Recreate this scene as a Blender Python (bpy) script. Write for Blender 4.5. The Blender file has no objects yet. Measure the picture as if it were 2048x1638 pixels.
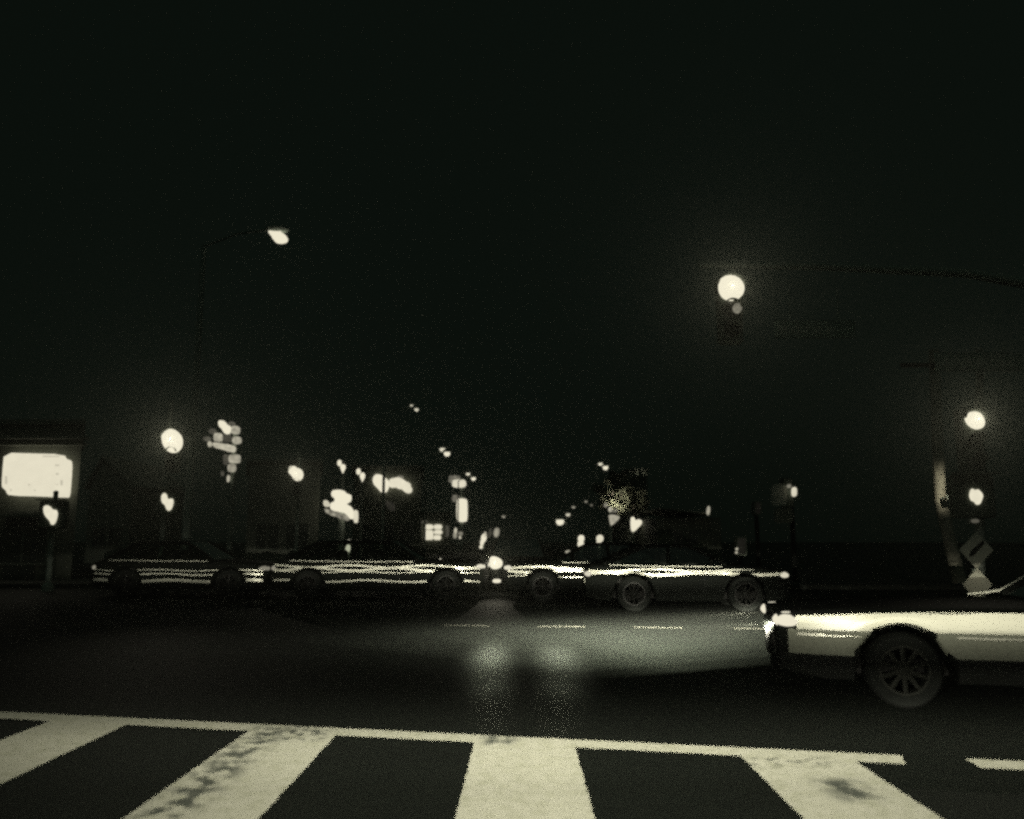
import bpy, math, random
from mathutils import Vector, Matrix
random.seed(7)
S = bpy.context.scene
COL = S.collection
F = 1640.0; CX = 1024.0; CY = 819.0; HZ = 1080.0; H = 1.35
PITCH = math.atan((HZ - CY) / F)
SP, CP = math.sin(PITCH), math.cos(PITCH)
SIG = 0.002                                   # density of the night haze

# ------------------------------------------------------------------ picture point -> place
def ray(px, py):
    u = (px - CX) / F; v = (CY - py) / F
    return Vector((u, CP - v * SP, SP + v * CP))
def P(px, py, d):
    r = ray(px, py); t = d / r.y
    return Vector((r.x * t, d, H + r.z * t))
def G(px, py, z=0.0):
    r = ray(px, py); t = (z - H) / r.z
    return Vector((r.x * t, r.y * t, z))

# ------------------------------------------------------------------ materials
CREAM = (0.855, 0.799, 0.617)
def new_mat(name):
    m = bpy.data.materials.new(name); m.use_nodes = True
    nt = m.node_tree; nt.nodes.clear()
    o = nt.nodes.new('ShaderNodeOutputMaterial')
    return m, nt, o
def N(nt, t, **kw):
    n = nt.nodes.new(t)
    for k, v in kw.items(): setattr(n, k, v)
    return n
def pbr(name, col, rough=0.6, metal=0.0, spec=0.5, var=0.12, scale=40.0, coat=0.0, bump=0.0, trans=0.0):
    m, nt, o = new_mat(name)
    b = N(nt, 'ShaderNodeBsdfPrincipled')
    tc = N(nt, 'ShaderNodeTexCoord'); no = N(nt, 'ShaderNodeTexNoise')
    no.inputs['Scale'].default_value = scale; no.inputs['Detail'].default_value = 5
    nt.links.new(tc.outputs['Object'], no.inputs['Vector'])
    r = N(nt, 'ShaderNodeValToRGB')
    r.color_ramp.elements[0].position = 0.3; r.color_ramp.elements[1].position = 0.7
    r.color_ramp.elements[0].color = tuple(c * (1 - var) for c in col) + (1,)
    r.color_ramp.elements[1].color = tuple(min(1, c * (1 + var)) for c in col) + (1,)
    nt.links.new(no.outputs['Fac'], r.inputs['Fac'])
    nt.links.new(r.outputs['Color'], b.inputs['Base Color'])
    b.inputs['Roughness'].default_value = rough; b.inputs['Metallic'].default_value = metal
    b.inputs['Specular IOR Level'].default_value = spec
    b.inputs['Coat Weight'].default_value = coat
    b.inputs['Transmission Weight'].default_value = trans
    if bump:
        bp = N(nt, 'ShaderNodeBump'); bp.inputs['Strength'].default_value = bump; bp.inputs['Distance'].default_value = 0.01
        nt.links.new(no.outputs['Fac'], bp.inputs['Height']); nt.links.new(bp.outputs['Normal'], b.inputs['Normal'])
    nt.links.new(b.outputs['BSDF'], o.inputs['Surface'])
    return m
_em = {}
def lamp_mat(level, d=0.0, mottled=0.0, scale=6.0):
    """the glow of a lit lamp or sign face, also put on reflectors; far ones shine through more haze"""
    st = round(level * math.exp(SIG * d), 2)
    key = (st, mottled, scale)
    if key in _em: return _em[key]
    m, nt, o = new_mat('lit_face'); e = N(nt, 'ShaderNodeEmission')
    e.inputs['Color'].default_value = CREAM + (1,); e.inputs['Strength'].default_value = st
    if mottled:
        tc = N(nt, 'ShaderNodeTexCoord'); no = N(nt, 'ShaderNodeTexNoise'); no.inputs['Scale'].default_value = scale
        no.inputs['Detail'].default_value = 6
        mr = N(nt, 'ShaderNodeMapRange'); mr.inputs[1].default_value = .3; mr.inputs[2].default_value = .7
        mr.inputs[3].default_value = st * (1 - mottled); mr.inputs[4].default_value = st
        nt.links.new(tc.outputs['Object'], no.inputs['Vector']); nt.links.new(no.outputs['Fac'], mr.inputs[0])
        nt.links.new(mr.outputs[0], e.inputs['Strength'])
    nt.links.new(e.outputs[0], o.inputs['Surface']); _em[key] = m
    if d != 26.0: m.cycles.emission_sampling = 'NONE'
    return m
def asphalt_mat():
    m, nt, o = new_mat('asphalt'); b = N(nt, 'ShaderNodeBsdfPrincipled')
    tc = N(nt, 'ShaderNodeTexCoord')
    def noise(sc, det, vec=None):
        n = N(nt, 'ShaderNodeTexNoise'); n.inputs['Scale'].default_value = sc; n.inputs['Detail'].default_value = det
        nt.links.new((vec or tc.outputs['Object']), n.inputs['Vector']); return n
    fine, big = noise(140, 3), noise(.55, 6)
    mp = N(nt, 'ShaderNodeMapping'); mp.inputs['Scale'].default_value = (.25, 2.2, 1); mp.inputs['Rotation'].default_value = (0, 0, -.2)
    nt.links.new(tc.outputs['Object'], mp.inputs['Vector'])
    wear = noise(1.1, 5, mp.outputs['Vector'])
    r1 = N(nt, 'ShaderNodeValToRGB'); r1.color_ramp.elements[0].position = .42; r1.color_ramp.elements[1].position = .64
    r1.color_ramp.elements[0].color = (.002, .004, .003, 1); r1.color_ramp.elements[1].color = (.022, .026, .020, 1)
    nt.links.new(fine.outputs['Fac'], r1.inputs['Fac'])
    r2 = N(nt, 'ShaderNodeValToRGB'); r2.color_ramp.elements[0].position = .3; r2.color_ramp.elements[1].position = .72
    r2.color_ramp.elements[0].color = (.7, .7, .7, 1); r2.color_ramp.elements[1].color = (1.25, 1.25, 1.25, 1)
    ad = N(nt, 'ShaderNodeMath', operation='ADD'); ad.use_clamp = True
    mu = N(nt, 'ShaderNodeMath', operation='MULTIPLY'); mu.inputs[1].default_value = .5
    nt.links.new(big.outputs['Fac'], ad.inputs[0]); nt.links.new(wear.outputs['Fac'], ad.inputs[1])
    nt.links.new(ad.outputs[0], mu.inputs[0])
    nt.links.new(mu.outputs[0], r2.inputs['Fac'])
    mx = N(nt, 'ShaderNodeMix', data_type='RGBA', blend_type='MULTIPLY'); mx.inputs[0].default_value = 1
    nt.links.new(r1.outputs['Color'], mx.inputs[6]); nt.links.new(r2.outputs['Color'], mx.inputs[7])
    nt.links.new(mx.outputs[2], b.inputs['Base Color'])
    b.inputs['Roughness'].default_value = .7; b.inputs['Specular IOR Level'].default_value = .14
    bp = N(nt, 'ShaderNodeBump'); bp.inputs['Strength'].default_value = .5; bp.inputs['Distance'].default_value = .006
    nt.links.new(fine.outputs['Fac'], bp.inputs['Height']); nt.links.new(bp.outputs['Normal'], b.inputs['Normal'])
    nt.links.new(b.outputs['BSDF'], o.inputs['Surface'])
    return m
def paint_mat(name, worn=.0, scuffs=False, dim=1.0):
    """road paint: grainy, chipped at the edges, with tyre scuffs"""
    m, nt, o = new_mat(name); b = N(nt, 'ShaderNodeBsdfPrincipled')
    tc = N(nt, 'ShaderNodeTexCoord')
    def noise(sc, det, vec=None):
        n = N(nt, 'ShaderNodeTexNoise'); n.inputs['Scale'].default_value = sc; n.inputs['Detail'].default_value = det
        nt.links.new((vec or tc.outputs['Object']), n.inputs['Vector']); return n
    fine, mid = noise(190, 2), noise(11, 9)
    r1 = N(nt, 'ShaderNodeValToRGB'); r1.color_ramp.elements[0].position = .32; r1.color_ramp.elements[1].position = .68
    r1.color_ramp.elements[0].color = (.46 * dim, .46 * dim, .38 * dim, 1); r1.color_ramp.elements[1].color = (.94 * dim, .93 * dim, .78 * dim, 1)
    nt.links.new(fine.outputs['Fac'], r1.inputs['Fac'])
    r2 = N(nt, 'ShaderNodeValToRGB'); r2.color_ramp.elements[0].position = .34; r2.color_ramp.elements[1].position = .56
    r2.color_ramp.elements[0].color = (.84, .85, .80, 1); r2.color_ramp.elements[1].color = (1, 1, 1, 1)
    nt.links.new(mid.outputs['Fac'], r2.inputs['Fac'])
    mx = N(nt, 'ShaderNodeMix', data_type='RGBA', blend_type='MULTIPLY'); mx.inputs[0].default_value = 1
    nt.links.new(r1.outputs['Color'], mx.inputs[6]); nt.links.new(r2.outputs['Color'], mx.inputs[7])
    col = mx.outputs[2]
    if scuffs:                                     # the row of worn patches along the second stripe and two stray marks
        def blob_mask(lo, hi, soft, sc, thr):
            sx = N(nt, 'ShaderNodeSeparateXYZ'); nt.links.new(tc.outputs['Object'], sx.inputs[0])
            out = None
            for ax, (a, c) in enumerate(zip(lo, hi)):
                for edge, sgn in ((a, 1), (c, -1)):
                    mr = N(nt, 'ShaderNodeMapRange'); mr.inputs[1].default_value = edge - soft * sgn; mr.inputs[2].default_value = edge + soft * sgn
                    nt.links.new(sx.outputs[ax], mr.inputs[0])
                    if out is None: out = mr.outputs[0]
                    else:
                        q = N(nt, 'ShaderNodeMath', operation='MULTIPLY'); nt.links.new(out, q.inputs[0]); nt.links.new(mr.outputs[0], q.inputs[1]); out = q.outputs[0]
            n2 = noise(sc, 3); t = N(nt, 'ShaderNodeMapRange'); t.inputs[1].default_value = thr; t.inputs[2].default_value = thr + .16
            nt.links.new(n2.outputs['Fac'], t.inputs[0])
            q = N(nt, 'ShaderNodeMath', operation='MULTIPLY'); nt.links.new(out, q.inputs[0]); nt.links.new(t.outputs[0], q.inputs[1])
            return q.outputs[0]
        for a in (((-1.86, 3.6), (-1.60, 6.3), .07, 9, .42), ((-1.62, 5.85), (-1.3, 6.35), .06, 12, .45),
                  ((-.20, 5.75), (.02, 6.0), .05, 10, .40), ((1.72, 4.55), (1.94, 4.95), .07, 8, .36), ((1.45, 5.2), (2.0, 5.42), .05, 14, .5)):
            mk = blob_mask(*a)
            m2 = N(nt, 'ShaderNodeMix', data_type='RGBA'); nt.links.new(mk, m2.inputs[0]); nt.links.new(col, m2.inputs[6])
            m2.inputs[7].default_value = (.12, .13, .11, 1); col = m2.outputs[2]
    nt.links.new(col, b.inputs['Base Color'])
    b.inputs['Roughness'].default_value = .8; b.inputs['Specular IOR Level'].default_value = .2
    if worn:
        n3 = noise(16, 6); t = N(nt, 'ShaderNodeMapRange'); t.inputs[1].default_value = .5 - .5 * (1 - worn) * .5; t.inputs[2].default_value = t.inputs[1].default_value + .04
        nt.links.new(n3.outputs['Fac'], t.inputs[0])
        tr = N(nt, 'ShaderNodeBsdfTransparent'); ms = N(nt, 'ShaderNodeMixShader')
        nt.links.new(t.outputs[0], ms.inputs[0]); nt.links.new(tr.outputs[0], ms.inputs[1]); nt.links.new(b.outputs['BSDF'], ms.inputs[2])
        nt.links.new(ms.outputs[0], o.inputs['Surface'])
    else:
        nt.links.new(b.outputs['BSDF'], o.inputs['Surface'])
    return m
def glass_mat():
    m, nt, o = new_mat('car_glass')
    t = N(nt, 'ShaderNodeBsdfTransparent'); t.inputs[0].default_value = (.72, .76, .72, 1)
    g = N(nt, 'ShaderNodeBsdfGlossy'); g.inputs['Roughness'].default_value = .03
    fr = N(nt, 'ShaderNodeFresnel'); fr.inputs[0].default_value = 1.45
    ms = N(nt, 'ShaderNodeMixShader')
    nt.links.new(fr.outputs[0], ms.inputs[0]); nt.links.new(t.outputs[0], ms.inputs[1]); nt.links.new(g.outputs[0], ms.inputs[2])
    nt.links.new(ms.outputs[0], o.inputs['Surface'])
    return m

M = {
    'asphalt': asphalt_mat(), 'paint': paint_mat('crosswalk_paint', scuffs=True), 'worn_paint': paint_mat('worn_lane_paint', worn=.5, dim=.22),
    'concrete': pbr('dirty_concrete', (.05, .054, .045), .9, var=.35, scale=18),
    'pole': pbr('pale_pole_paint', (.40, .46, .40), .75, spec=.2), 'galv': pbr('galvanised_metal', (.38, .42, .37), .65, .1),
    'housing': pbr('signal_housing', (.15, .17, .14), .8, spec=.1), 'wood': pbr('weathered_pole_wood', (.42, .40, .32), .85, var=.35, scale=14, bump=.4),
    'brick': pbr('dark_brick', (.14, .15, .12), .85, var=.3, scale=25), 'stucco': pbr('stucco', (.22, .24, .20), .9, var=.15, scale=12),
    'render': pbr('painted_render', (.22, .23, .19), .9, var=.12, scale=9),
    'roofing': pbr('roofing', (.25, .26, .22), .9), 'window': pbr('dark_window_glass', (.08, .09, .08), .25, spec=.4),
    'sign_dark': pbr('sign_back', (.05, .06, .05), .6), 'sign_face': pbr('reflective_sign_face', (.62, .62, .52), .6, var=.12, scale=60),
    'sign_black': pbr('sign_black', (.012, .013, .012), .6), 'sign_green': pbr('street_sign_sheet', (.30, .38, .32), .8, spec=.1),
    'letter': pbr('sign_lettering', (.7, .7, .6), .6),
    'tyre': pbr('tyre_rubber', (.008, .009, .008), .9, spec=.15), 'rim': pbr('wheel_rim', (.02, .021, .018), .7, 0, spec=.1),
    'rim_dark': pbr('dark_wheel_rim', (.012, .012, .011), .5, 0, spec=.2),
    'pale_trim': pbr('bright_trim', (.86, .85, .74), .35, .25), 'under': pbr('underbody', (.015, .015, .014), .9),  # pale trim colour, for strips standing in for light trails
    'streak_white': pbr('streak_band_white', (.84, .83, .70), .35, 0, var=.03, scale=200, coat=.5),  # white of the band standing in for the headlight streak
    'paint_black': pbr('black_car_paint', (.006, .007, .006), .75, spec=.06, var=.05), 'paint_grey': pbr('grey_car_paint', (.10, .105, .09), .35, .3, coat=.5, var=.06),
    'paint_silver': pbr('silver_car_paint', (.52, .52, .44), .4, .2, coat=.4, var=.06),
    'panel_grey': pbr('mottled_panel_grey', (.24, .25, .20), .7, var=.25, scale=70), 'sill': pbr('black_sill_plastic', (.010, .011, .010), .8, spec=.15),  # grey of the streak's dimmer lower band, also a signal plate
    'seat': pbr('cabin_trim', (.02, .02, .018), .8), 'glass': glass_mat(),
    'lens_off': pbr('unlit_signal_lens', (.02, .018, .012), .25),
    'leaf': pbr('foliage', (.11, .115, .08), .7, var=.4, scale=3), 'bark': pbr('bark', (.07, .06, .05), .9, var=.3),
}

# ------------------------------------------------------------------ mesh builder
class MB:
    def __init__(s): s.v = []; s.f = []
    def add(s, vs, fs):
        o = len(s.v); s.v += [tuple(v) for v in vs]; s.f += [tuple(i + o for i in f) for f in fs]; return s
    def box(s, c, size, rz=0.0, bev=0.0):
        x, y, z = (q / 2 for q in size); R = Matrix.Rotation(rz, 3, 'Z'); c = Vector(c)
        b = min(bev, x * .9, y * .9, z * .9)
        if b <= 0:
            vs = [R @ Vector((i * x, j * y, k * z)) + c for k in (-1, 1) for i, j in ((-1, -1), (1, -1), (1, 1), (-1, 1))]
            return s.add(vs, [(3, 2, 1, 0), (4, 5, 6, 7), (0, 1, 5, 4), (1, 2, 6, 5), (2, 3, 7, 6), (3, 0, 4, 7)])
        rings = []
        for zz, ins in ((-z, b), (-z + b, 0), (z - b, 0), (z, b)):
            xx, yy = x - ins, y - ins; q = b
            ring = [(-xx + q, -yy), (xx - q, -yy), (xx, -yy + q), (xx, yy - q), (xx - q, yy), (-xx + q, yy), (-xx, yy - q), (-xx, -yy + q)]
            rings.append([R @ Vector((p[0], p[1], zz)) + c for p in ring])
        vs = [p for r in rings for p in r]; fs = [tuple(range(7, -1, -1)), tuple(range(24, 32))]
        for k in range(3):
            for i in range(8): fs.append((k * 8 + i, k * 8 + (i + 1) % 8, k * 8 + 8 + (i + 1) % 8, k * 8 + 8 + i))
        return s.add(vs, fs)
    def tube(s, pts, rad, n=10, cap=True):
        pts = [Vector(p) for p in pts]; rads = rad if isinstance(rad, (list, tuple)) else [rad] * len(pts)
        vs = []; fs = []
        for i, p in enumerate(pts):
            t = (pts[min(i + 1, len(pts) - 1)] - pts[max(i - 1, 0)]).normalized()
            a = t.cross(Vector((0, 0, 1)) if abs(t.z) < .9 else Vector((1, 0, 0))).normalized(); b = t.cross(a)
            for k in range(n):
                an = 2 * math.pi * k / n; vs.append(p + (a * math.cos(an) + b * math.sin(an)) * rads[i])
        for i in range(len(pts) - 1):
            for k in range(n):
                fs.append((i * n + k, i * n + (k + 1) % n, (i + 1) * n + (k + 1) % n, (i + 1) * n + k))
        if cap: fs += [tuple(range(n - 1, -1, -1)), tuple(range((len(pts) - 1) * n, len(pts) * n))]
        return s.add(vs, fs)
    def ball(s, c, r, n=14, m=9):
        c = Vector(c); r = r if isinstance(r, (tuple, list)) else (r, r, r); vs = []; fs = []
        for j in range(m + 1):
            th = math.pi * j / m
            for k in range(n):
                a = 2 * math.pi * k / n
                vs.append(c + Vector((r[0] * math.sin(th) * math.cos(a), r[1] * math.sin(th) * math.sin(a), r[2] * math.cos(th))))
        for j in range(m):
            for k in range(n): fs.append((j * n + k, (j + 1) * n + k, (j + 1) * n + (k + 1) % n, j * n + (k + 1) % n))
        return s.add(vs, fs)
    def lathe(s, c, prof, axis='Y', n=28, close=False):
        """profile (r, t) turned round the axis through c"""
        c = Vector(c); vs = []; fs = []
        for r, t in prof:
            for k in range(n):
                a = 2 * math.pi * k / n; p, q = r * math.cos(a), r * math.sin(a)
                vs.append(c + (Vector((p, t, q)) if axis == 'Y' else Vector((t, p, q)) if axis == 'X' else Vector((p, q, t))))
        L = len(prof)
        for j in range(L if close else L - 1):
            for k in range(n):
                j2 = (j + 1) % L
                fs.append((j * n + k, j * n + (k + 1) % n, j2 * n + (k + 1) % n, j2 * n + k))
        if not close: fs += [tuple(range(n)), tuple(range((L - 1) * n, L * n))]
        return s.add(vs, fs)
    def prism(s, pts, ex):
        ex = Vector(ex); pts = [Vector(p) for p in pts]; n = len(pts)
        vs = pts + [p + ex for p in pts]
        fs = [tuple(range(n)), tuple(range(2 * n - 1, n - 1, -1))] + [(i, i + n, (i + 1) % n + n, (i + 1) % n) for i in range(n)]
        return s.add(vs, fs)
    def quad(s, a, b, c, d): return s.add([a, b, c, d], [(0, 1, 2, 3)])
    def build(s, name, mat, parent=None, local=False, smooth=False):
        me = bpy.data.meshes.new(name); off = Vector((0, 0, 0))
        if parent is not None and not local:
            r = parent
            while r.parent: r = r.parent
            off = Vector(r.location)
        me.from_pydata([tuple(Vector(v) - off) for v in s.v], [], s.f); me.update()
        if smooth:
            for p in me.polygons: p.use_smooth = True
            if hasattr(me, 'set_sharp_from_angle'): me.set_sharp_from_angle(angle=math.radians(40))
        me.materials.append(mat); o = bpy.data.objects.new(name, me); COL.objects.link(o)
        if parent is not None: o.parent = parent
        return o
def tag(o, label=None, cat=None, group=None, kind=None):
    if label: o['label'] = label
    if cat: o['category'] = cat
    if group: o['group'] = group
    if kind: o['kind'] = kind
    return o
def thing(name, label, cat, loc, group=None, rz=0.0):
    o = bpy.data.objects.new(name, None); COL.objects.link(o); o.location = loc; o.rotation_euler = (0, 0, rz)
    o.empty_display_size = .2
    return tag(o, label, cat, group)
def smooth_outline(pts, it=2):
    for _ in range(it):
        q = []
        for i in range(len(pts)):
            a, b = Vector(pts[i]), Vector(pts[(i + 1) % len(pts)]); q += [a * .75 + b * .25, a * .25 + b * .75]
        pts = q
    return pts
def outline(mb, pix, d, thick=.06, it=2, dy=0.0):
    pts = smooth_outline([Vector((p[0], p[1])) for p in pix], it) if it else pix
    return mb.prism([P(p[0], p[1], d + dy) for p in pts], (0, thick, 0))
def rect(x0, y0, x1, y1, c=2.0):
    return [(x0 + c, y0), (x1 - c, y0), (x1, y0 + c), (x1, y1 - c), (x1 - c, y1), (x0 + c, y1), (x0, y1 - c), (x0, y0 + c)]
def disc(x, y, rx, ry=None, rot=0.0, n=18):
    ry = ry or rx; out = []
    for k in range(n):
        a = 2 * math.pi * k / n; p, q = rx * math.cos(a), ry * math.sin(a)
        out.append((x + p * math.cos(rot) - q * math.sin(rot), y + p * math.sin(rot) + q * math.cos(rot)))
    return out
def spot(name, loc, target, inten, half, blend, parent=None, col=CREAM):
    l = bpy.data.lights.new(name, 'SPOT'); l.energy = inten * 4 * math.pi; l.spot_size = 2 * half; l.spot_blend = blend
    l.shadow_soft_size = 0.0; mx = max(col); l.color = tuple(c / mx for c in col)
    o = bpy.data.objects.new(name, l); COL.objects.link(o)
    dv = Vector(target) - Vector(loc); q = dv.to_track_quat('-Z', 'Y')
    o.location = loc; o.rotation_euler = q.to_euler()
    if parent is not None:
        r = parent
        while r.parent: r = r.parent
        o.parent = parent
        o.matrix_parent_inverse = Matrix.LocRotScale(r.location, r.rotation_euler, None).inverted()
    return o

def shaped_beam(name, loc, rot, peak, layers, hot=(), parent=None):
    """a headlamp whose lens shapes its beam: products of (vertical, horizontal) curves over the tangent of the angle, plus hot spots"""
    l = bpy.data.lights.new(name, 'SPOT'); l.spot_size = math.radians(160); l.spot_blend = 0.0; l.shadow_soft_size = 0.0
    l.energy = 4 * math.pi * peak; l.use_nodes = True
    nt = l.node_tree; nt.nodes.clear(); out = N(nt, 'ShaderNodeOutputLight'); em = N(nt, 'ShaderNodeEmission'); nt.links.new(em.outputs[0], out.inputs['Surface'])
    em.inputs['Color'].default_value = (1.0, .965, .77, 1)
    tc = N(nt, 'ShaderNodeTexCoord'); sx = N(nt, 'ShaderNodeSeparateXYZ'); nt.links.new(tc.outputs['Normal'], sx.inputs[0])
    def m(op, a, b=None):
        q = N(nt, 'ShaderNodeMath', operation=op)
        for i, vv in enumerate((a, b)):
            if vv is None: continue
            if isinstance(vv, (int, float)): q.inputs[i].default_value = vv
            else: nt.links.new(vv, q.inputs[i])
        return q.outputs[0]
    nz = m('MAXIMUM', m('MULTIPLY', sx.outputs[2], -1.0), .02)
    tx = m('DIVIDE', sx.outputs[0], nz); ty = m('DIVIDE', sx.outputs[1], nz)
    def curve(src, pts):
        lo, hi = pts[0][0], pts[-1][0]; top_ = max(p[1] for p in pts)
        mr = N(nt, 'ShaderNodeMapRange'); mr.inputs[1].default_value = lo; mr.inputs[2].default_value = hi; nt.links.new(src, mr.inputs[0])
        r = N(nt, 'ShaderNodeValToRGB'); e = r.color_ramp.elements
        e[0].position = 0; e[0].color = (pts[0][1] / top_,) * 3 + (1,); e[1].position = 1; e[1].color = (pts[-1][1] / top_,) * 3 + (1,)
        for p, vv in pts[1:-1]:
            q = e.new((p - lo) / (hi - lo)); q.color = (vv / top_,) * 3 + (1,)
        nt.links.new(mr.outputs[0], r.inputs['Fac'])
        return m('MULTIPLY', r.outputs['Color'], top_)
    tot = None
    for cy_, cx_ in layers:
        q = m('MULTIPLY', curve(ty, cy_), curve(tx, cx_)); tot = q if tot is None else m('ADD', tot, q)
    for gx0, gr0, amp, sgx, sgr in hot:              # a hot spot thrown on the road gx0 aside, gr0 ahead
        rr = m('DIVIDE', loc[2], m('MAXIMUM', m('MULTIPLY', ty, -1.0), .02))
        gx = m('ADD', m('MULTIPLY', tx, rr), loc[0])
        q = m('ADD', m('POWER', m('ABSOLUTE', m('DIVIDE', m('SUBTRACT', gx, gx0), sgx)), 2.0), m('POWER', m('ABSOLUTE', m('DIVIDE', m('SUBTRACT', rr, gr0), sgr)), 2.0))
        e_ = m('MULTIPLY', m('EXPONENT', m('MULTIPLY', q, -1.0)), amp); tot = e_ if tot is None else m('ADD', tot, e_)
    if not layers: l.spot_size = math.radians(44)
    nt.links.new(m('DIVIDE', tot, float(peak)), em.inputs['Strength'])
    o = bpy.data.objects.new(name, l); COL.objects.link(o); o.location = loc; o.rotation_euler = rot
    if parent is not None:
        o.parent = parent; o.matrix_parent_inverse = Matrix.LocRotScale(parent.location, parent.rotation_euler, None).inverted()
    return o

# ------------------------------------------------------------------ ground, markings, pavements
road = MB(); n = 40
road.add([(-260, -4, 0), (260, -4, 0), (260, 500, 0), (-260, 500, 0)], [(0, 1, 2, 3)])
tag(road.build('road', M['asphalt']), 'dark asphalt road of a wide street crossing', kind='structure')

def gpoly(mb, pix, z):
    c = [G(p[0], p[1], z) for p in pix]
    mb.add(c, [tuple(range(len(c)))]); return mb
def jag(a, b, n, amp, z):
    a, b = Vector(a), Vector(b); nrm = Vector((-(b - a).y, (b - a).x, 0)).normalized(); out = []
    for i in range(n):
        t = i / n; k = random.uniform(-amp, amp) if i else 0
        p = a.lerp(b, t) + nrm * k; out.append((p.x, p.y, z))
    return out
cw = MB(); z = .004
top = lambda x: 5.745 - .205 * x                      # the near edge of the transverse line, a street crossed at a slant
stripes = [(-5.10, -4.44), (-3.50, -2.86), (-1.90, -1.24), (-.275, .405), (1.425, 2.105), (3.02, 3.70)]
for x0, x1 in stripes:
    bl, br, tl, tr = (x0 - .03, 2.5), (x1 - .01, 2.5), (x0 + .02, top(x0) + .02), (x1 + .01, top(x1) + .02)
    pts = jag(bl + (0,), br + (0,), 2, .0, z) + jag(br + (0,), tr + (0,), 90, .004, z) + jag(tr + (0,), tl + (0,), 2, 0, z) + jag(tl + (0,), bl + (0,), 90, .004, z)
    cw.add(pts, [tuple(range(len(pts)))])
for x0, x1 in ((-7.5, 2.46), (2.80, 5.5)):
    pts = jag((x0, top(x0), 0), (x1, top(x1), 0), 140, .004, z + .003) + jag((x1, top(x1) + .22, 0), (x0, top(x0) + .22, 0), 140, .004, z + .003)
    cw.add(pts, [tuple(range(len(pts)))])
for x0 in (-7.5,):
    pts = jag((x0, 2.2, 0), (5.5, 2.2, 0), 30, .01, z + .003) + jag((5.5, 2.5, 0), (x0, 2.5, 0), 30, .01, z + .003)
    cw.add(pts, [tuple(range(len(pts)))])
tag(cw.build('crosswalk_markings', M['paint']), 'worn pale ladder crosswalk stripes painted across the near road', kind='structure')
ln = MB(); z = .0045
for k in range(0, 5):                                # dashes down the middle of the near cross street lanes
    x0 = -1.1 + k * 1.5
    a = Vector((x0, 13.3 - .10 * x0, z)); b = Vector((x0 + .75, 13.3 - .10 * (x0 + .75), z))
    ln.add([a, b, b + Vector((0, .13, 0)), a + Vector((0, .13, 0))], [(0, 1, 2, 3)])
ln.add([(-3, 20.6, z), (6.7, 20.0, z), (6.7, 20.16, z), (-3, 20.76, z)], [(0, 1, 2, 3)])
tag(ln.build('lane_lines', M['worn_paint']), 'faint lane dashes and edge line on the cross street', kind='structure')

def slab(name, pts, h, label):
    mb = MB(); mb.prism([(p[0], p[1], .0) for p in pts], (0, 0, h))
    return tag(mb.build(name, M['concrete']), label, kind='structure')
slab('pavement', [(-90, 24.5), (-7.6, 23.6), (-6.9, 24.4), (-6.9, 420), (-90, 420)], .13, 'concrete pavement on the far left corner')
slab('pavement', [(6.6, 24.2), (7.4, 23.2), (90, 19.5), (90, 420), (6.6, 420)], .13, 'concrete pavement on the far right corner')
slab('median_island', [(7.1, 13.9), (7.6, 13.2), (24, 10.3), (24, 12.0), (7.7, 14.9)], .12, 'raised concrete median island in the cross street')

# ------------------------------------------------------------------ poles, signals, lamps
def street_lamp(px, py, d, label, level=1.0, ghost=None, r=6.0, side=-1, arm=1.8, group='street lamps along the road', twin=False):
    head = P(px, py, d); x = head.x + side * arm
    t = thing('street_lamp', label, 'street lamp', (x, d, 0), group)
    MB().tube([(x, d, 0), (x, d, .5), (x, d, head.z - .25)], [.13, .10, .06], 10).build('pole', M['pole'], t, smooth=True)
    MB().tube([(x, d, head.z - .3), (x - side * arm * .35, d, head.z + .02), (head.x, d, head.z + .12)], .04, 8).build('arm', M['pole'], t, smooth=True)
    rr = r * d / F
    h = MB().ball((head.x, d, head.z + rr * .9), (rr * 1.5, rr * 1.5, rr * .6)).build('lamp_head', M['pole'], t, smooth=True)
    mb = MB().ball(head, (rr * 1.05, rr * 1.05, rr)); mb.build('lens', lamp_mat(level, d), t, smooth=True)
    if ghost:  # second head built for the lamp's shake-doubled image
        gx, gy, gr = ghost; q = P(gx, gy, d); gg = gr * d / F
        MB().tube([(head.x, d, head.z + rr), (q.x, d + .02, q.z + gg)], .02, 6).build('arm', M['pole'], t)
        MB().ball((q.x, d, q.z + gg * .9), (gg * 1.4, gg * 1.4, gg * .5)).build('lamp_head', M['pole'], t, smooth=True)
        MB().ball(q, (gg * 1.15, gg, gg * .85)).build('lens', lamp_mat(level * .85, d), t, smooth=True)
    return t
# the single near luminaire high over the far left corner: one lit lens, its second bulge the shake ghost
d = 24.0; hd = P(553, 470, d); x = hd.x - 2.2
t = thing('street_lamp', 'tall street lamp with wide lit head doubled by shake, highest light in the dark sky', 'street lamp', (x, d, 0), 'street lamps along the road')
MB().tube([(x, d, 0), (x, d, .5), (x, d, hd.z - .3)], [.16, .12, .07], 12).build('pole', M['pole'], t, smooth=True)
MB().tube([(x, d, hd.z - .35), (x + 1.0, d, hd.z + .05), (hd.x, d, hd.z + .22)], .045, 8).build('arm', M['pole'], t, smooth=True)
MB().ball((hd.x, d + .1, hd.z + .22), (.36, .3, .10)).build('lamp_head', M['pole'], t, smooth=True)
mb = MB(); outline(mb, [(536, 460), (546, 458), (559, 459), (564, 466), (571, 469), (573, 476), (568, 482), (553, 483), (545, 478), (542, 470), (537, 466)], d, .22, 2)
mb.build('lens', lamp_mat(1.0, d), t)
street_lamp(894, 907, 70, 'street lamp with its shake ghost as second head, above the tall white sign panel', ghost=(885, 899, 5), r=6)
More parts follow.
